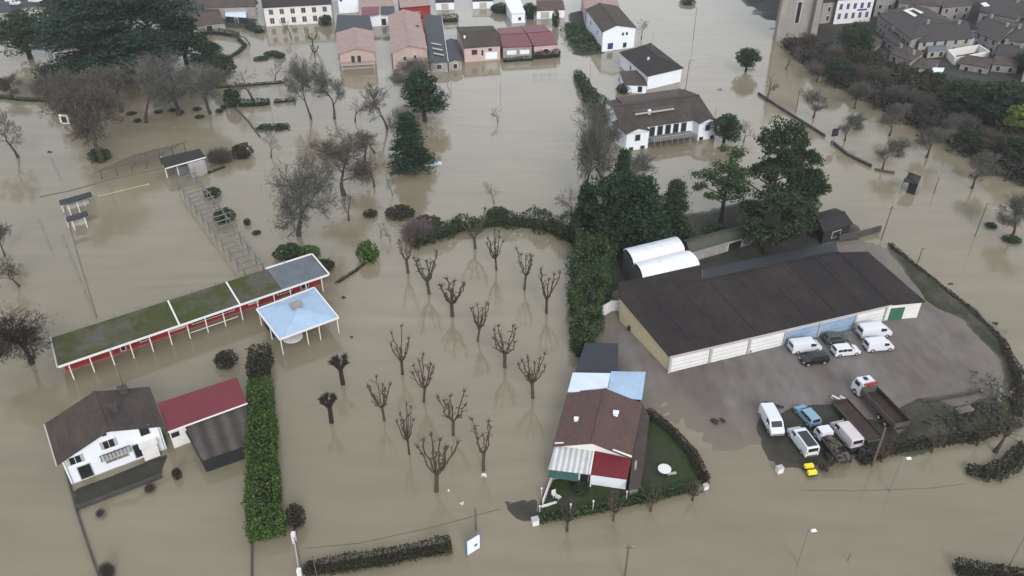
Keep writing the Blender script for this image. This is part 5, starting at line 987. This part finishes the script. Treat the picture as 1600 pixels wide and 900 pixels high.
# ---------------------------------------------------------------- walls, fences, poles
wallrun('stone_wall', 'dark stone wall along the water below the farmhouse terrace', [(121, 796), (190, 770), (252, 746)], .55, .4, 'stone_dark')
wallrun('boundary_wall', 'long thin dark wall running left of the farmhouse to the bottom edge', [(104, 738), (119, 796), (135, 845), (156, 905)], .35, .18, 'stone_dark')
wallrun('boundary_wall', 'thin wall continuing the bright green hedge to the bottom edge', [(394, 850), (394, 905)], .3, .2, 'stone_dark')
wallrun('stone_wall', 'dark diagonal wall in the flood below the tower, upper piece', [(1185, 148), (1215, 168), (1250, 190), (1288, 214)], .7, .4, 'stone_dark')
wallrun('stone_wall', 'dark diagonal wall in the flood by the orchard, lower piece', [(1300, 224), (1325, 244), (1345, 254), (1360, 261)], .7, .5, 'stone_dark')
wallrun('stone_wall', 'short low end piece of the dark diagonal orchard wall', [(1368, 266), (1382, 269), (1396, 271)], .45, .5, 'stone_dark')
wallrun('boundary_wall', 'grey wall running from the hut to the leaning utility pole', [(1310, 376), (1345, 370), (1374, 362)], 1.3, .3, 'stone_dark')
wallrun('kerb_line', 'barely drowned kerb line from the gate posts to the small garden', [(478, 857), (560, 849), (680, 823), (782, 795)], .012, .12, 'kerb_mud', cat='kerb')
wallrun('kerb_line', 'barely drowned kerb line below the parking pad', [(1250, 766), (1340, 767), (1450, 763), (1510, 756)], .01, .1, 'kerb_mud', cat='kerb')
wallrun('garden_wall', 'thin dark wall edge beside the curved garden path left of the field', [(368, 170), (388, 190), (406, 214)], .3, .3, 'stone_dark')
wallrun('yard_edge', 'pale concrete edge strip between rubble and gravel yard', [(1440, 630), (1500, 620), (1535, 612)], .55, .3, 'stone_dark', cat='kerb')
wallrun('field_kerb', 'faint drowned kerb at the top of the left playing field', [(62, 308), (110, 298), (165, 283), (258, 262)], .08, .25, 'timber', cat='kerb')
wallrun('field_kerb', 'faint drowned kerb down the left side of the playing field', [(100, 318), (122, 400), (152, 497)], .012, .2, 'kerb_mud', cat='kerb')
def fence(label, px, h, n, m='metal_pole'):
    P = [at(*p) for p in px]; t_ = thing('fence', label, 'fence', P[0]); mb = MB()
    for i in range(len(P) - 1):
        for z in (h, h * .5): mb.bar(P[i] + z_ * z, P[i + 1] + z_ * z, .04, .05)
        for k in range(n): p = lerp(P[i], P[i + 1], k / n); MB().box((p.x, p.y, h / 2 - .1), (.08, .08, h + .3)).build('post', m, t_)
    mb.build('rails', m, t_)
fence('thin grey fence line left of the playing field', [(62, 346), (84, 402)], .45, 5)
fence('thin fence from the playing field towards the mossy roof', [(98, 370), (150, 500)], .35, 7)
fence('thin fence above the slim shelters at the left', [(80, 248), (96, 284)], .4, 4)
fence('low fence with two tall posts in the field by the crimson roofs', [(834, 122), (872, 120)], 1.1, 3, 'timber')
fence('thin fence beside the left edge of the field near the bottom left garden', [(160, 812), (170, 800)], .4, 2)
fence('small grey railing on the field edge below the pink cottage', [(699, 132), (705, 148)], .8, 2)
def lamp(x, y, ty, lb, side=1, h=None, m='metal_pole', r=.075):
    far = m == 'stone_dark'
    p = at(x, y); h = h or hf(x, y, ty); t_ = thing('street_lamp', lb, 'street lamp', p, 0, 'street lamps'); MB().tube((p.x, p.y, -.5), (p.x + side * .12, p.y, h), r * 1.3, r * .8, 8).build('pole', m, t_)
    MB().tube((p.x + side * .12, p.y, h), (p.x + side * .9, p.y - .3, h + .15), .05, .04, 6).build('arm', m, t_)
    q = Vector((p.x + side * 1.0, p.y - .35, h + .16)); k_ = .6 if far else .85; mb = MB(); mb.box(q, (.75 * k_, .4 * k_, .16), .2, taper=.7); mb.box(q - Vector((0, 0, .1)), (.6 * k_, .32 * k_, .05), .2); mb.build('lamp_head', 'metal_pole' if far else 'lamp_white', t_)
lamp(1247, 882, 826, 'street lamp at the bottom, left of the two lower ones', .4); lamp(1577, 884, 822, 'street lamp at the right bottom corner', .6); lamp(1390, 768, 714, 'street lamp below the end of the parking pad', .6)
lamp(1071, 140, 95, 'tall street lamp behind the hipped house', 1.2, m='stone_dark'); lamp(1243, 176, 138, 'thin dark street lamp left of the first orchard trees', -.3, m='stone_dark')
lamp(1459, 302, 278, 'thin short street lamp right of the orchard shelter', .3, m='stone_dark'); lamp(1523, 370, 318, 'leaning dark street lamp near the right edge of the flood', .6, m='stone_dark'); lamp(1434, 410, 388, 'low dark street lamp just off the gravel yard', .4, m='stone_dark')
lamp(1083, 62, 12, 'tall grey street lamp in the open flood at the top', -.4, m='stone_dark'); lamp(1199, 160, 128, 'small distant lamp near the dark wall start', .3, m='stone_dark')
def pole(x, y, ty, lb, arm=True, r=.13, lean=0., m='pole_wood', z0=0.):
    p = at(x, y, z0); h = hf(x, y, ty, z0); t_ = thing('utility_pole', lb, 'utility pole', p, 0, 'wooden poles'); MB().tube((p.x, p.y, -.5), (p.x + lean, p.y, h), r, r * .75, 8).build('shaft', m, t_)
    if arm: MB().bar((p.x + lean - .6, p.y, h - .4), (p.x + lean + .6, p.y, h - .4), .1, .1).build('crossarm', m, t_); MB().tube((p.x + lean - .5, p.y, h - .35), (p.x + lean - .5, p.y, h - .1), .06, .04, 6).tube((p.x + lean + .5, p.y, h - .35), (p.x + lean + .5, p.y, h - .1), .06, .04, 6).build('insulators', 'trim_grey', t_)
pole(1377, 374, 322, 'utility pole at the far corner of the gravel yard', lean=.3); pole(1363, 728, 668, 'brown pole standing below the brown trailer', False, .16); pole(976, 905, 852, 'wooden pole at the bottom edge, centre right'); pole(744, 828, 794, 'wooden pole just above the white road sign', False)
pole(495, 900, 868, 'thin pole at the left end of the long low hedge', False, .07); pole(1325, 600 + 276, 864, 'short stake in the water right of the lower left lamp', False, .06); pole(194, 606, 545, 'dark thin pole behind the farmhouse roof', False, .07); pole(1016, 105, 52, 'thin pole behind the hipped house', False, .06, m='metal_pole')
pole(922, 122, 92, 'thin pole in the water above the dark hedge', False, .06, m='metal_pole'); pole(706, 148, 126, 'short pale stake at the left edge of the flooded field', False, .06, m='metal_pole'); pole(782, 152, 128, 'short stake below the pink cottage reflection', False, .06, m='metal_pole'); pole(1118, 180, 168, 'short dark pole at the right of the villa roof', False, .08, m='metal_pole')
pole(965, 60, 18, 'thin pole left of the tall white house wall', False, .06, m='metal_pole'); pole(427, 190, 160, 'thin stake through the thin dark hedge piece', False, .05, m='metal_pole')
# black board by the orchard wall
p = at(1300, 228); t_ = thing('sign_board', 'black sign board on a thin post by the dark diagonal wall', 'sign', p); hh = hf(1300, 228, 201)
MB().tube((p.x, p.y, -.4), (p.x, p.y, hh), .07, .07).build('post', 'metal_pole', t_); MB().box((p.x, p.y - .1, hh - .9), (1.7, .14, 1.9), .25).build('panel', 'wall_dark', t_)
# white road sign
p = at(740, 862); t_ = thing('road_sign', 'white and blue information panel standing in the flood at the bottom', 'sign', p, 0); rz = R(38)
f = MB().box((p.x, p.y, 1.15), (1.75, .12, 2.2), rz).build('panel', 'wall_white', t_)
e = Vector((math.cos(rz), math.sin(rz), 0)); n = Vector((e.y, -e.x, 0))
MB().box(Vector((p.x, p.y, 1.0)) + n * .075 + e * .3, (.45, .02, .35), rz).build('printing', 'sign_blue', f)
for s_ in (-1, 1): q = Vector((p.x, p.y, 0)) + e * s_ * .95; MB().box((q.x, q.y, 1.0), (.12, .16, 2.9), rz).build('post', 'sign_blue', t_)
# gate posts at the bottom left
t_ = thing('gate', 'white gate frame standing below the bright green hedge', 'gate', at(463, 870)); a = at(461, 848); b_ = at(470, 905)
MB().box((a.x, a.y, .7), (.45, .45, 2.0)).build('pillar', 'trim_white', t_); MB().box((b_.x, b_.y, .7), (.45, .45, 2.0)).build('pillar', 'trim_white', t_); mb = MB()
for i in range(9): q = lerp(a, b_, (i + .5) / 9); mb.box((q.x, q.y, .6), (.1, .1, 1.3))
mb.bar((a.x, a.y, 1.25), (b_.x, b_.y, 1.25), .12, .12); mb.build('leaf', 'trim_grey', t_)
pole(473, 895, 845, 'dark post right of the white gate frame', False, .12)
# debris floating, plus one water ripple built as a solid patch
for (x, y, w_, lb, m_) in ((701, 767, .4, 'first white floating lump below the lowest pollard', 'trim_white'), (722, 787, .45, 'second white floating lump near the wooden pole', 'trim_white'), (756, 743, .7, 'long white floating lump at the foot of a pollard', 'trim_white'), (820, 118, .6, 'white buoy like object by the low fence posts', 'trim_white'),
                          (538, 465, .5, 'dark floating lump right of the blue pavilion, upper', 'rust'), (549, 527, .5, 'dark floating lump right of the blue pavilion, lower', 'rust'), (1125, 140, 1.6, 'flat dark patch put for a ripple in the open flood', 'timber_grey'), (272, 200, .9, 'pale drift patch below the clipped balls', 'timber_grey'), (78, 238, .9, 'dark floating lump at the left by the bare tree', 'rust'), (1555, 506, .7, 'dark float off the curved yard edge', 'rust'), (1484, 444, .6, 'dark driftwood near the upper yard edge', 'rust'), (1118, 660, 1.2, 'reddish brown puddle stain mound on the muddy yard', 'rust'), (1208, 408, .1 + .5, 'dark tuft beside the garage roof', 'rust')):
    if lb.startswith('dark tuft'): continue
    rs = np.random.RandomState(x); p = at(x, y); mb = MB()
    for k in range(5): mb.box((p.x + rs.randn() * w_ * .35, p.y + rs.randn() * w_ * .2, .05 + k * .02 + (.3 if lb.startswith('reddish') else 0)), (w_ * rs.uniform(.4, .9), w_ * rs.uniform(.25, .5), .16), rs.uniform(0, 3), taper=.7)
    tag(mb.build('debris', m_, origin=(p.x, p.y, 0)), lb, 'debris')
def rubble(px, label, n, s, m, seed, h=.7):
    rs = np.random.RandomState(seed); P = [at(*q, .4) for q in px]; mb = MB()
    for k in range(n):
        i = rs.randint(len(P) - 1); q = lerp(P[i], P[i + 1], rs.rand()) + Vector((rs.randn() * 1.3, rs.randn() * 1.0, abs(rs.randn()) * h * .5)); sz = s * rs.uniform(.3, 1.3)
        mb.box(q, (sz, sz * rs.uniform(.4, 1), sz * rs.uniform(.3, .7)), rs.uniform(0, 3), taper=rs.uniform(.5, .9))
    return tag(mb.build('rubble_pile', m, origin=P[0]), label, 'rubble', kind='stuff')
rubble([(1465, 668), (1490, 655), (1530, 645), (1555, 640)], 'dark rubble and scrap heap on the bank right of the trailer', 260, .38, 'rubble', 1); rubble([(1537, 588), (1550, 605), (1560, 618), (1575, 616)], 'pale broken stones near the right corner of the yard', 150, .38, 'rubble_pale', 2, .5)
p = at(1507, 640, 1.2); tag(MB().box((p.x, p.y, 1.2), (2.4, .9, .35), .25).box((p.x - .3, p.y, 1.42), (1.2, .6, .12), .25).build('slab', 'rubble_pale', origin=p), 'pale flat slab lying on top of the dark rubble heap', 'slab')

# ---------------------------------------------------------------- vehicles
def vehicle(kind, x, y, dx, dy, L, Wd, Ht, paint, label, z0=.36, roofm=None, wade=0., cat=None, wet=False):
    c = at(x, y, z0); e = at(x + dx, y + dy, z0) - c; rz = math.atan2(e.y, e.x); name = {'car': 'parked_car', 'van': 'parked_van', 'wagon': 'parked_car'}[kind]
    t_ = thing(name, label, cat or ('van' if kind == 'van' else 'car'), (c.x, c.y, z0 - wade), rz, 'vehicles parked in the yard' if not wet else None)
    Mx = Matrix.Translation((c.x, c.y, z0 - wade)) @ Matrix.Rotation(rz, 4, 'Z')
    def B(mb, nm, m, par=t_, smooth=False): mb.v = [tuple(Mx @ Vector(q)) for q in mb.v]; return mb.build(nm, m, par, smooth=smooth)
    if kind == 'car': st = [(-.5, .5, .9), (-.485, .66, .95), (-.40, .92, 1), (-.30, .99, 1), (-.05, 1.0, 1), (.10, .96, 1), (.25, .64, .98), (.42, .55, .96), (.49, .46, .9), (.5, .38, .84)]; g = (-.38, .12); ws = (.10, .25); rw = (-.485, -.40); belt = .62
    elif kind == 'wagon': st = [(-.5, .5, .9), (-.49, .66, .95), (-.45, .95, 1), (-.30, 1.0, 1), (-.0, 1.0, 1), (.12, .96, 1), (.28, .66, .98), (.44, .56, .95), (.49, .46, .9), (.5, .36, .84)]; g = (-.42, .13); ws = (.12, .28); rw = (-.49, -.45); belt = .62
    else: st = [(-.5, .6, .95), (-.495, .90, .97), (-.47, .985, 1), (-.1, 1.0, 1), (.18, .99, 1), (.25, .95, 1), (.38, .62, .98), (.47, .52, .94), (.495, .42, .9), (.5, .3, .84)]; g = (.08, .28); ws = (.25, .38); rw = (-.495, -.47); belt = .60
    lo = .17; mb = MB(); rings = []
    tp = .80 if kind != 'van' else .90
    for fx, zt, wf in st:
        w2 = Wd / 2 * wf; top = zt * Ht; bl = min(belt * Ht, top - .03); k = max(0, (top - bl) / (Ht * (1 - belt))); wt = w2 * (1 - (1 - tp) * k) * (.93 if k < .3 else 1)
        rings.append([(fx * L, -w2 * .96, lo * Ht), (fx * L, -w2, (lo + .2) * Ht), (fx * L, -w2 * .98, bl), (fx * L, -wt, top - .05 * k), (fx * L, -wt * .86, top), (fx * L, wt * .86, top), (fx * L, wt, top - .05 * k), (fx * L, w2 * .98, bl), (fx * L, w2, (lo + .2) * Ht), (fx * L, w2 * .96, lo * Ht)])
    k0 = len(mb.v)
    for r_ in rings: mb.v += r_
    n = 10
    for i in range(len(rings) - 1):
        for j in range(n): q = (j + 1) % n; mb.f.append((k0 + i * n + j, k0 + i * n + q, k0 + (i + 1) * n + q, k0 + (i + 1) * n + j)); mb.m.append(0)
    mb.f.append(tuple(k0 + j for j in range(n - 1, -1, -1))); mb.m.append(0); mb.f.append(tuple(k0 + (len(rings) - 1) * n + j for j in range(n))); mb.m.append(0)
    B(mb, 'body', paint)
    def ring_at(fx):
        for i in range(len(st) - 1):
            if st[i][0] <= fx <= st[i + 1][0]: t = (fx - st[i][0]) / (st[i + 1][0] - st[i][0]); return [Vector(a_).lerp(Vector(b2), t) for a_, b2 in zip(rings[i], rings[i + 1])]
    for s_, (jb, jt) in ((-1, (2, 3)), (1, (7, 6))):
        mb = MB(); nseg = 3 if kind != 'van' else 1
        for q in range(nseg):
            f0 = g[0] + (g[1] - g[0]) * (q + .04) / nseg; f1 = g[0] + (g[1] - g[0]) * (q + .96) / nseg; r0, r1 = ring_at(f0), ring_at(f1); off = Vector((0, s_ * .015, 0))
            mb.hull([p_ + off for p_ in (r0[jb].lerp(r0[jt], .12), r1[jb].lerp(r1[jt], .12), r1[jb].lerp(r1[jt], .88), r0[jb].lerp(r0[jt], .88))], [p_ - off for p_ in (r0[jb].lerp(r0[jt], .12), r1[jb].lerp(r1[jt], .12), r1[jb].lerp(r1[jt], .88), r0[jb].lerp(r0[jt], .88))])
        B(mb, 'side_window', 'pane')
    for nm, (f0, f1), off in (('windscreen', ws, Vector((.012, 0, .015))), ('rear_window', rw, Vector((-.015, 0, .012)))):
        r0, r1 = ring_at(f0 + (f1 - f0) * .06), ring_at(f1 - (f1 - f0) * .06)
        if nm == 'rear_window' and kind == 'van': r0, r1 = [Vector(a_) for a_ in rings[0]], [Vector(a_) for a_ in rings[1]]
        pts = [r0[4].lerp(r0[5], .04), r0[4].lerp(r0[5], .96), r1[4].lerp(r1[5], .98), r1[4].lerp(r1[5], .02)]
        B(MB().hull([p_ + off for p_ in pts], [p_ - off for p_ in pts]), nm, 'pane')
    if roofm: B(MB().hull([Vector((-.44 * L, -.36 * Wd, Ht * 1.01)), Vector((.12 * L, -.36 * Wd, Ht * 1.0)), Vector((.12 * L, .36 * Wd, Ht * 1.0)), Vector((-.44 * L, .36 * Wd, Ht * 1.01))], [Vector((-.44 * L, -.36 * Wd, Ht * .93)), Vector((.12 * L, -.36 * Wd, Ht * .93)), Vector((.12 * L, .36 * Wd, Ht * .93)), Vector((-.44 * L, .36 * Wd, Ht * .93))]), 'roof_panel', roofm)
    wr = .32 if kind != 'van' else .35
    for fx in (-.31, .33):
        for s_ in (-1, 1):
            tb = MB(); tb.tube((fx * L, s_ * (Wd / 2 - .19), wr), (fx * L, s_ * (Wd / 2 + .01), wr), wr, wr, 14); o = B(tb, 'wheel', 'tyre'); B(MB().tube((fx * L, s_ * (Wd / 2), wr), (fx * L, s_ * (Wd / 2 + .025), wr), wr * .6, wr * .55, 10), 'rim', 'rim', o)
    for s_ in (-1, 1):
        B(MB().box((.49 * L, s_ * Wd * .34, .40 * Ht), (.09, .34, .14)), 'headlight', 'head_glass'); B(MB().box((-.497 * L, s_ * Wd * .40, .52 * Ht), (.05, .13, .22)), 'tail_light', 'roof_red_dark')
        B(MB().box((.2 * L, s_ * (Wd / 2 + .08), .64 * Ht), (.12, .2, .14)), 'mirror', paint)
    B(MB().box((.497 * L, 0, .25 * Ht), (.10, Wd * .8, .16)), 'bumper', 'plastic_dark'); B(MB().box((-.5 * L, 0, .25 * Ht), (.08, Wd * .8, .16)), 'bumper', 'plastic_dark')
    return t_
rx = (52, -6)
vehicle('van', 1256, 547, *rx, 4.9, 1.9, 1.95, 'car_white', 'white van parked leftmost at the blue garage door')
vehicle('wagon', 1271, 566, -50, 6, 4.1, 1.75, 1.55, 'car_black', 'black car parked right in front of the leftmost white van')
vehicle('car', 1305, 533, 50, -4, 3.9, 1.7, 1.45, 'car_green', 'grey green car between the blue garage door and a white car')
vehicle('wagon', 1320, 552, 50, -5, 4.2, 1.8, 1.5, 'car_white', 'white car in the second row below the grey green car')
vehicle('van', 1364, 524, 50, -5, 5.2, 2.0, 2.1, 'car_white', 'largest white van nearest the white right garage door')
vehicle('van', 1371, 545, 50, -4, 4.3, 1.8, 1.8, 'car_white', 'small white van directly below the largest white van')
zp = .49
vehicle('van', 1204, 664, 24, 46, 4.9, 2.0, 2.0, 'car_white', 'white van at the left end of the parking pad', zp)
vehicle('wagon', 1260, 654, -38, -40, 4.0, 1.75, 1.5, 'car_blue', 'light blue car at the back of the parking pad', zp)
vehicle('van', 1252, 695, -34, -46, 5.0, 1.95, 1.9, 'car_white', 'white van with dark roof panel in the middle of the parking pad', zp, roofm='pane')
vehicle('van', 1320, 684, -40, -46, 4.8, 1.95, 1.9, 'car_offwhite', 'pinkish white van beside the brown trailer', zp)
vehicle('car', 676, 256, 50, -3, 4.2, 1.75, 1.45, 'car_pale_blue', 'pale blue car sunk to its windows in the flooded field', 0, wade=.62, wet=True)
def flat_truck(x, y, dx, dy, label, L, Wd, cabm, bedm, z0, crane=False, bedh=.55, cab=True, load=False):
    c = at(x, y, z0); e = at(x + dx, y + dy, z0) - c; rz = math.atan2(e.y, e.x); t_ = thing('tipper_truck' if crane else ('pickup_truck' if cab else 'flat_trailer'), label, 'truck' if cab else 'trailer', (c.x, c.y, z0), rz)
    Mx = Matrix.Translation((c.x, c.y, z0)) @ Matrix.Rotation(rz, 4, 'Z')
    def B(mb, nm, m, par=t_): mb.v = [tuple(Mx @ Vector(q)) for q in mb.v]; return mb.build(nm, m, par)
    cl = (2.0 if crane else 1.7) if cab else 0; ch = 2.6 if crane else 1.8; fl = 1.15 if crane else .85
    B(MB().box((-cl / 2, 0, fl - .3), (L - cl - .1, Wd * .4, .3)).box((L / 2 - cl / 2, 0, fl - .35), (cl, Wd * .45, .3)) if cab else MB().box((0, 0, fl - .3), (L - .1, Wd * .4, .3)), 'chassis', 'plastic_dark')
    x0, x1 = -L / 2, L / 2 - cl - .25; xm = (x0 + x1) / 2; ll = x1 - x0
    B(MB().box((xm, 0, fl), (ll, Wd, .14)), 'bed', bedm)
    for s_ in (-1, 1): B(MB().box((xm, s_ * (Wd / 2 - .05), fl + bedh / 2 + .05), (ll, .1, bedh)), 'side_board', 'rust_pale' if s_ > 0 else bedm)
    B(MB().box((x0 + .05, 0, fl + bedh / 2 + .04), (.1, Wd - .22, bedh)), 'tailgate', 'rust_pale'); B(MB().box((x1 - .05, 0, fl + bedh * .7 + .04), (.12, Wd - .22, bedh * 1.4)), 'headboard', 'rust_pale' if crane else bedm)
    if cab:
        xc = L / 2 - cl / 2; b0 = MB(); w2 = Wd / 2 * .95
        b0.hull([Vector((xc - cl / 2, -w2 * .9, ch)), Vector((xc + cl * .30, -w2 * .9, ch)), Vector((xc + cl * .30, w2 * .9, ch)), Vector((xc - cl / 2, w2 * .9, ch))], [Vector((xc - cl / 2, -w2, ch * .6)), Vector((xc + cl * .46, -w2, ch * .6)), Vector((xc + cl * .46, w2, ch * .6)), Vector((xc - cl / 2, w2, ch * .6))])
        b0.box((xc, 0, ch * .6 / 2 + .2), (cl * .98, w2 * 2, ch * .6 - .41)); B(b0, 'cab', cabm)
        o_ = Vector((.02, 0, .01)); q = [Vector((xc + cl * .445, -w2 * .9, ch * .63)), Vector((xc + cl * .445, w2 * .9, ch * .63)), Vector((xc + cl * .315, w2 * .82, ch * .96)), Vector((xc + cl * .315, -w2 * .82, ch * .96))]
        B(MB().hull([p_ + o_ for p_ in q], [p_ - o_ for p_ in q]), 'windscreen', 'pane')
        for s_ in (-1, 1):
            B(MB().box((xc, s_ * w2 * .965, ch * .78), (cl * .5, .06, ch * .24)), 'side_window', 'pane'); B(MB().box((xc + cl / 2, s_ * w2 * .75, .75), (.08, .3, .2)), 'headlight', 'head_glass')
        if crane: B(MB().box((xc, 0, ch + .08), (.6, .5, .15)), 'roof_hatch', 'plastic_dark')
    for fx in ([L / 2 - cl * .5, -L * .18, -L * .33] if crane else ([L / 2 - cl * .35, -L * .3] if cab else [L * .12, -L * .12])):
        for s_ in (-1, 1): r_ = .48 if crane else .36; o = B(MB().tube((fx, s_ * (Wd / 2 - .3), r_), (fx, s_ * (Wd / 2 - .02), r_), r_, r_, 14), 'wheel', 'tyre'); B(MB().tube((fx, s_ * (Wd / 2 - .02), r_), (fx, s_ * (Wd / 2 + .01), r_), r_ * .55, r_ * .5, 10), 'rim', 'rim', o)
    if crane:
        xx = x1 + .12; B(MB().box((xx, 0, 1.6), (.4, .9, 1.4)).bar((xx, 0, 2.3), (xx - .3, -.9, 3.0), .28, .3).bar((xx - .3, -.9, 3.0), (xx + .1, .9, 2.5), .22, .24), 'crane', 'orange')
    if not cab: B(MB().bar((L / 2, 0, fl - .25), (L / 2 + 1.2, 0, fl - .35), .15, .12), 'drawbar', 'rust_pale')
    if load:
        rs = np.random.RandomState(4); mb = MB()
        for _ in range(26): mb.box((xm + rs.uniform(-.45, .45) * ll, rs.uniform(-.35, .35) * Wd, fl + .2 + rs.rand() * .35), (rs.uniform(.3, 1), rs.uniform(.15, .5), rs.uniform(.1, .4)), rs.uniform(0, 3))
        B(mb, 'load', 'rust_pale')
    return t_
flat_truck(1371, 641, -45, -48, 'tipper truck with white cab, orange crane and long brown bed', 9.6, 2.5, 'car_white', 'rust', .40, crane=True, bedh=.8)
flat_truck(1336, 664, -40, -44, 'long empty dark brown flat trailer left of the tipper truck', 8.4, 2.5, 'car_white', 'rust', .42, cab=False, bedh=.25)
flat_truck(1298, 702, -34, -44, 'white cab pickup truck with cluttered dark bed behind the pink white van', 6.0, 1.9, 'car_white', 'plastic_dark', zp, bedh=.35, load=True)
p = at(1308, 623, .4); tag(MB().bar((p.x - .7, p.y + .3, .55), (p.x + .2, p.y - .5, .55), .35, .4).bar((p.x + .5, p.y + .4, .5), (p.x + 1.1, p.y - .3, .5), .2, .3).build('bag', 'trim_white', origin=p), 'pair of small white bags on the ground above the brown trailer', 'bags')
for (x, y, lb) in ((1263, 731, 'upper of two yellow crates at the pad edge'), (1268, 741, 'lower of two yellow crates at the pad edge')):
    p = at(x, y, .3); t_ = thing('crate', lb, 'crate', p, .3, 'yellow crates at the pad edge'); mb = MB(); mb.box((p.x, p.y, .62), (1.15, .5, .5), .15); mb.build('tub', 'yellow', t_); MB().box((p.x, p.y - .05, .36), (1.3, .62, .12), .15).build('base', 'plastic_dark', t_)
def scrap(x, y, n, lb, seed, spread=1.2, m='rust'):
    rs = np.random.RandomState(seed); p = at(x, y, .4); mb = MB()
    for _ in range(n): mb.box((p.x + rs.randn() * spread * .6, p.y + rs.randn() * spread * .4, .5 + rs.rand() * .5), (rs.uniform(.3, 1.3), rs.uniform(.2, .6), rs.uniform(.2, .6)), rs.uniform(0, 3), taper=rs.uniform(.6, 1))
    tag(mb.build('scrap_heap', m, origin=p), lb, 'scrap')
scrap(1310, 718, 18, 'dark scrap heap at the pad edge right of the yellow crates', 5); scrap(1348, 706, 14, 'dark scrap heap between the pink white van and the brown pole', 6, 1.0, 'plastic_dark'); scrap(1285, 733, 8, 'small dark red scrap heap touching the yellow crates', 7, .5, 'rust')
scrap(1172, 548, 4, 'small dark heap at the foot of the third garage door', 8, .3, 'plastic_dark')
p = at(1262, 640, .45); tag(MB().bar((p.x - 5.5, p.y + 1.6, .5), (p.x - 3.2, p.y + .4, .5), .3, .12).bar((p.x - 4.5, p.y + 1.6, .52), (p.x - 3.8, p.y + .2, .52), .1, .1).build('ramp', 'rust', origin=p), 'thin rusty ramp lying on the yard above the parked vehicles', 'ramp')
# two vans on the dry street, top left corner
vehicle('van', 22, 8, 50, 2, 5.2, 2.0, 2.2, 'car_white', 'white van at the top left corner on the dry street', .5, wet=True)
vehicle('van', 57, 4, 50, 2, 5.2, 2.0, 2.2, 'car_white', 'second white van from the corner on the dry street', .5, wet=True)
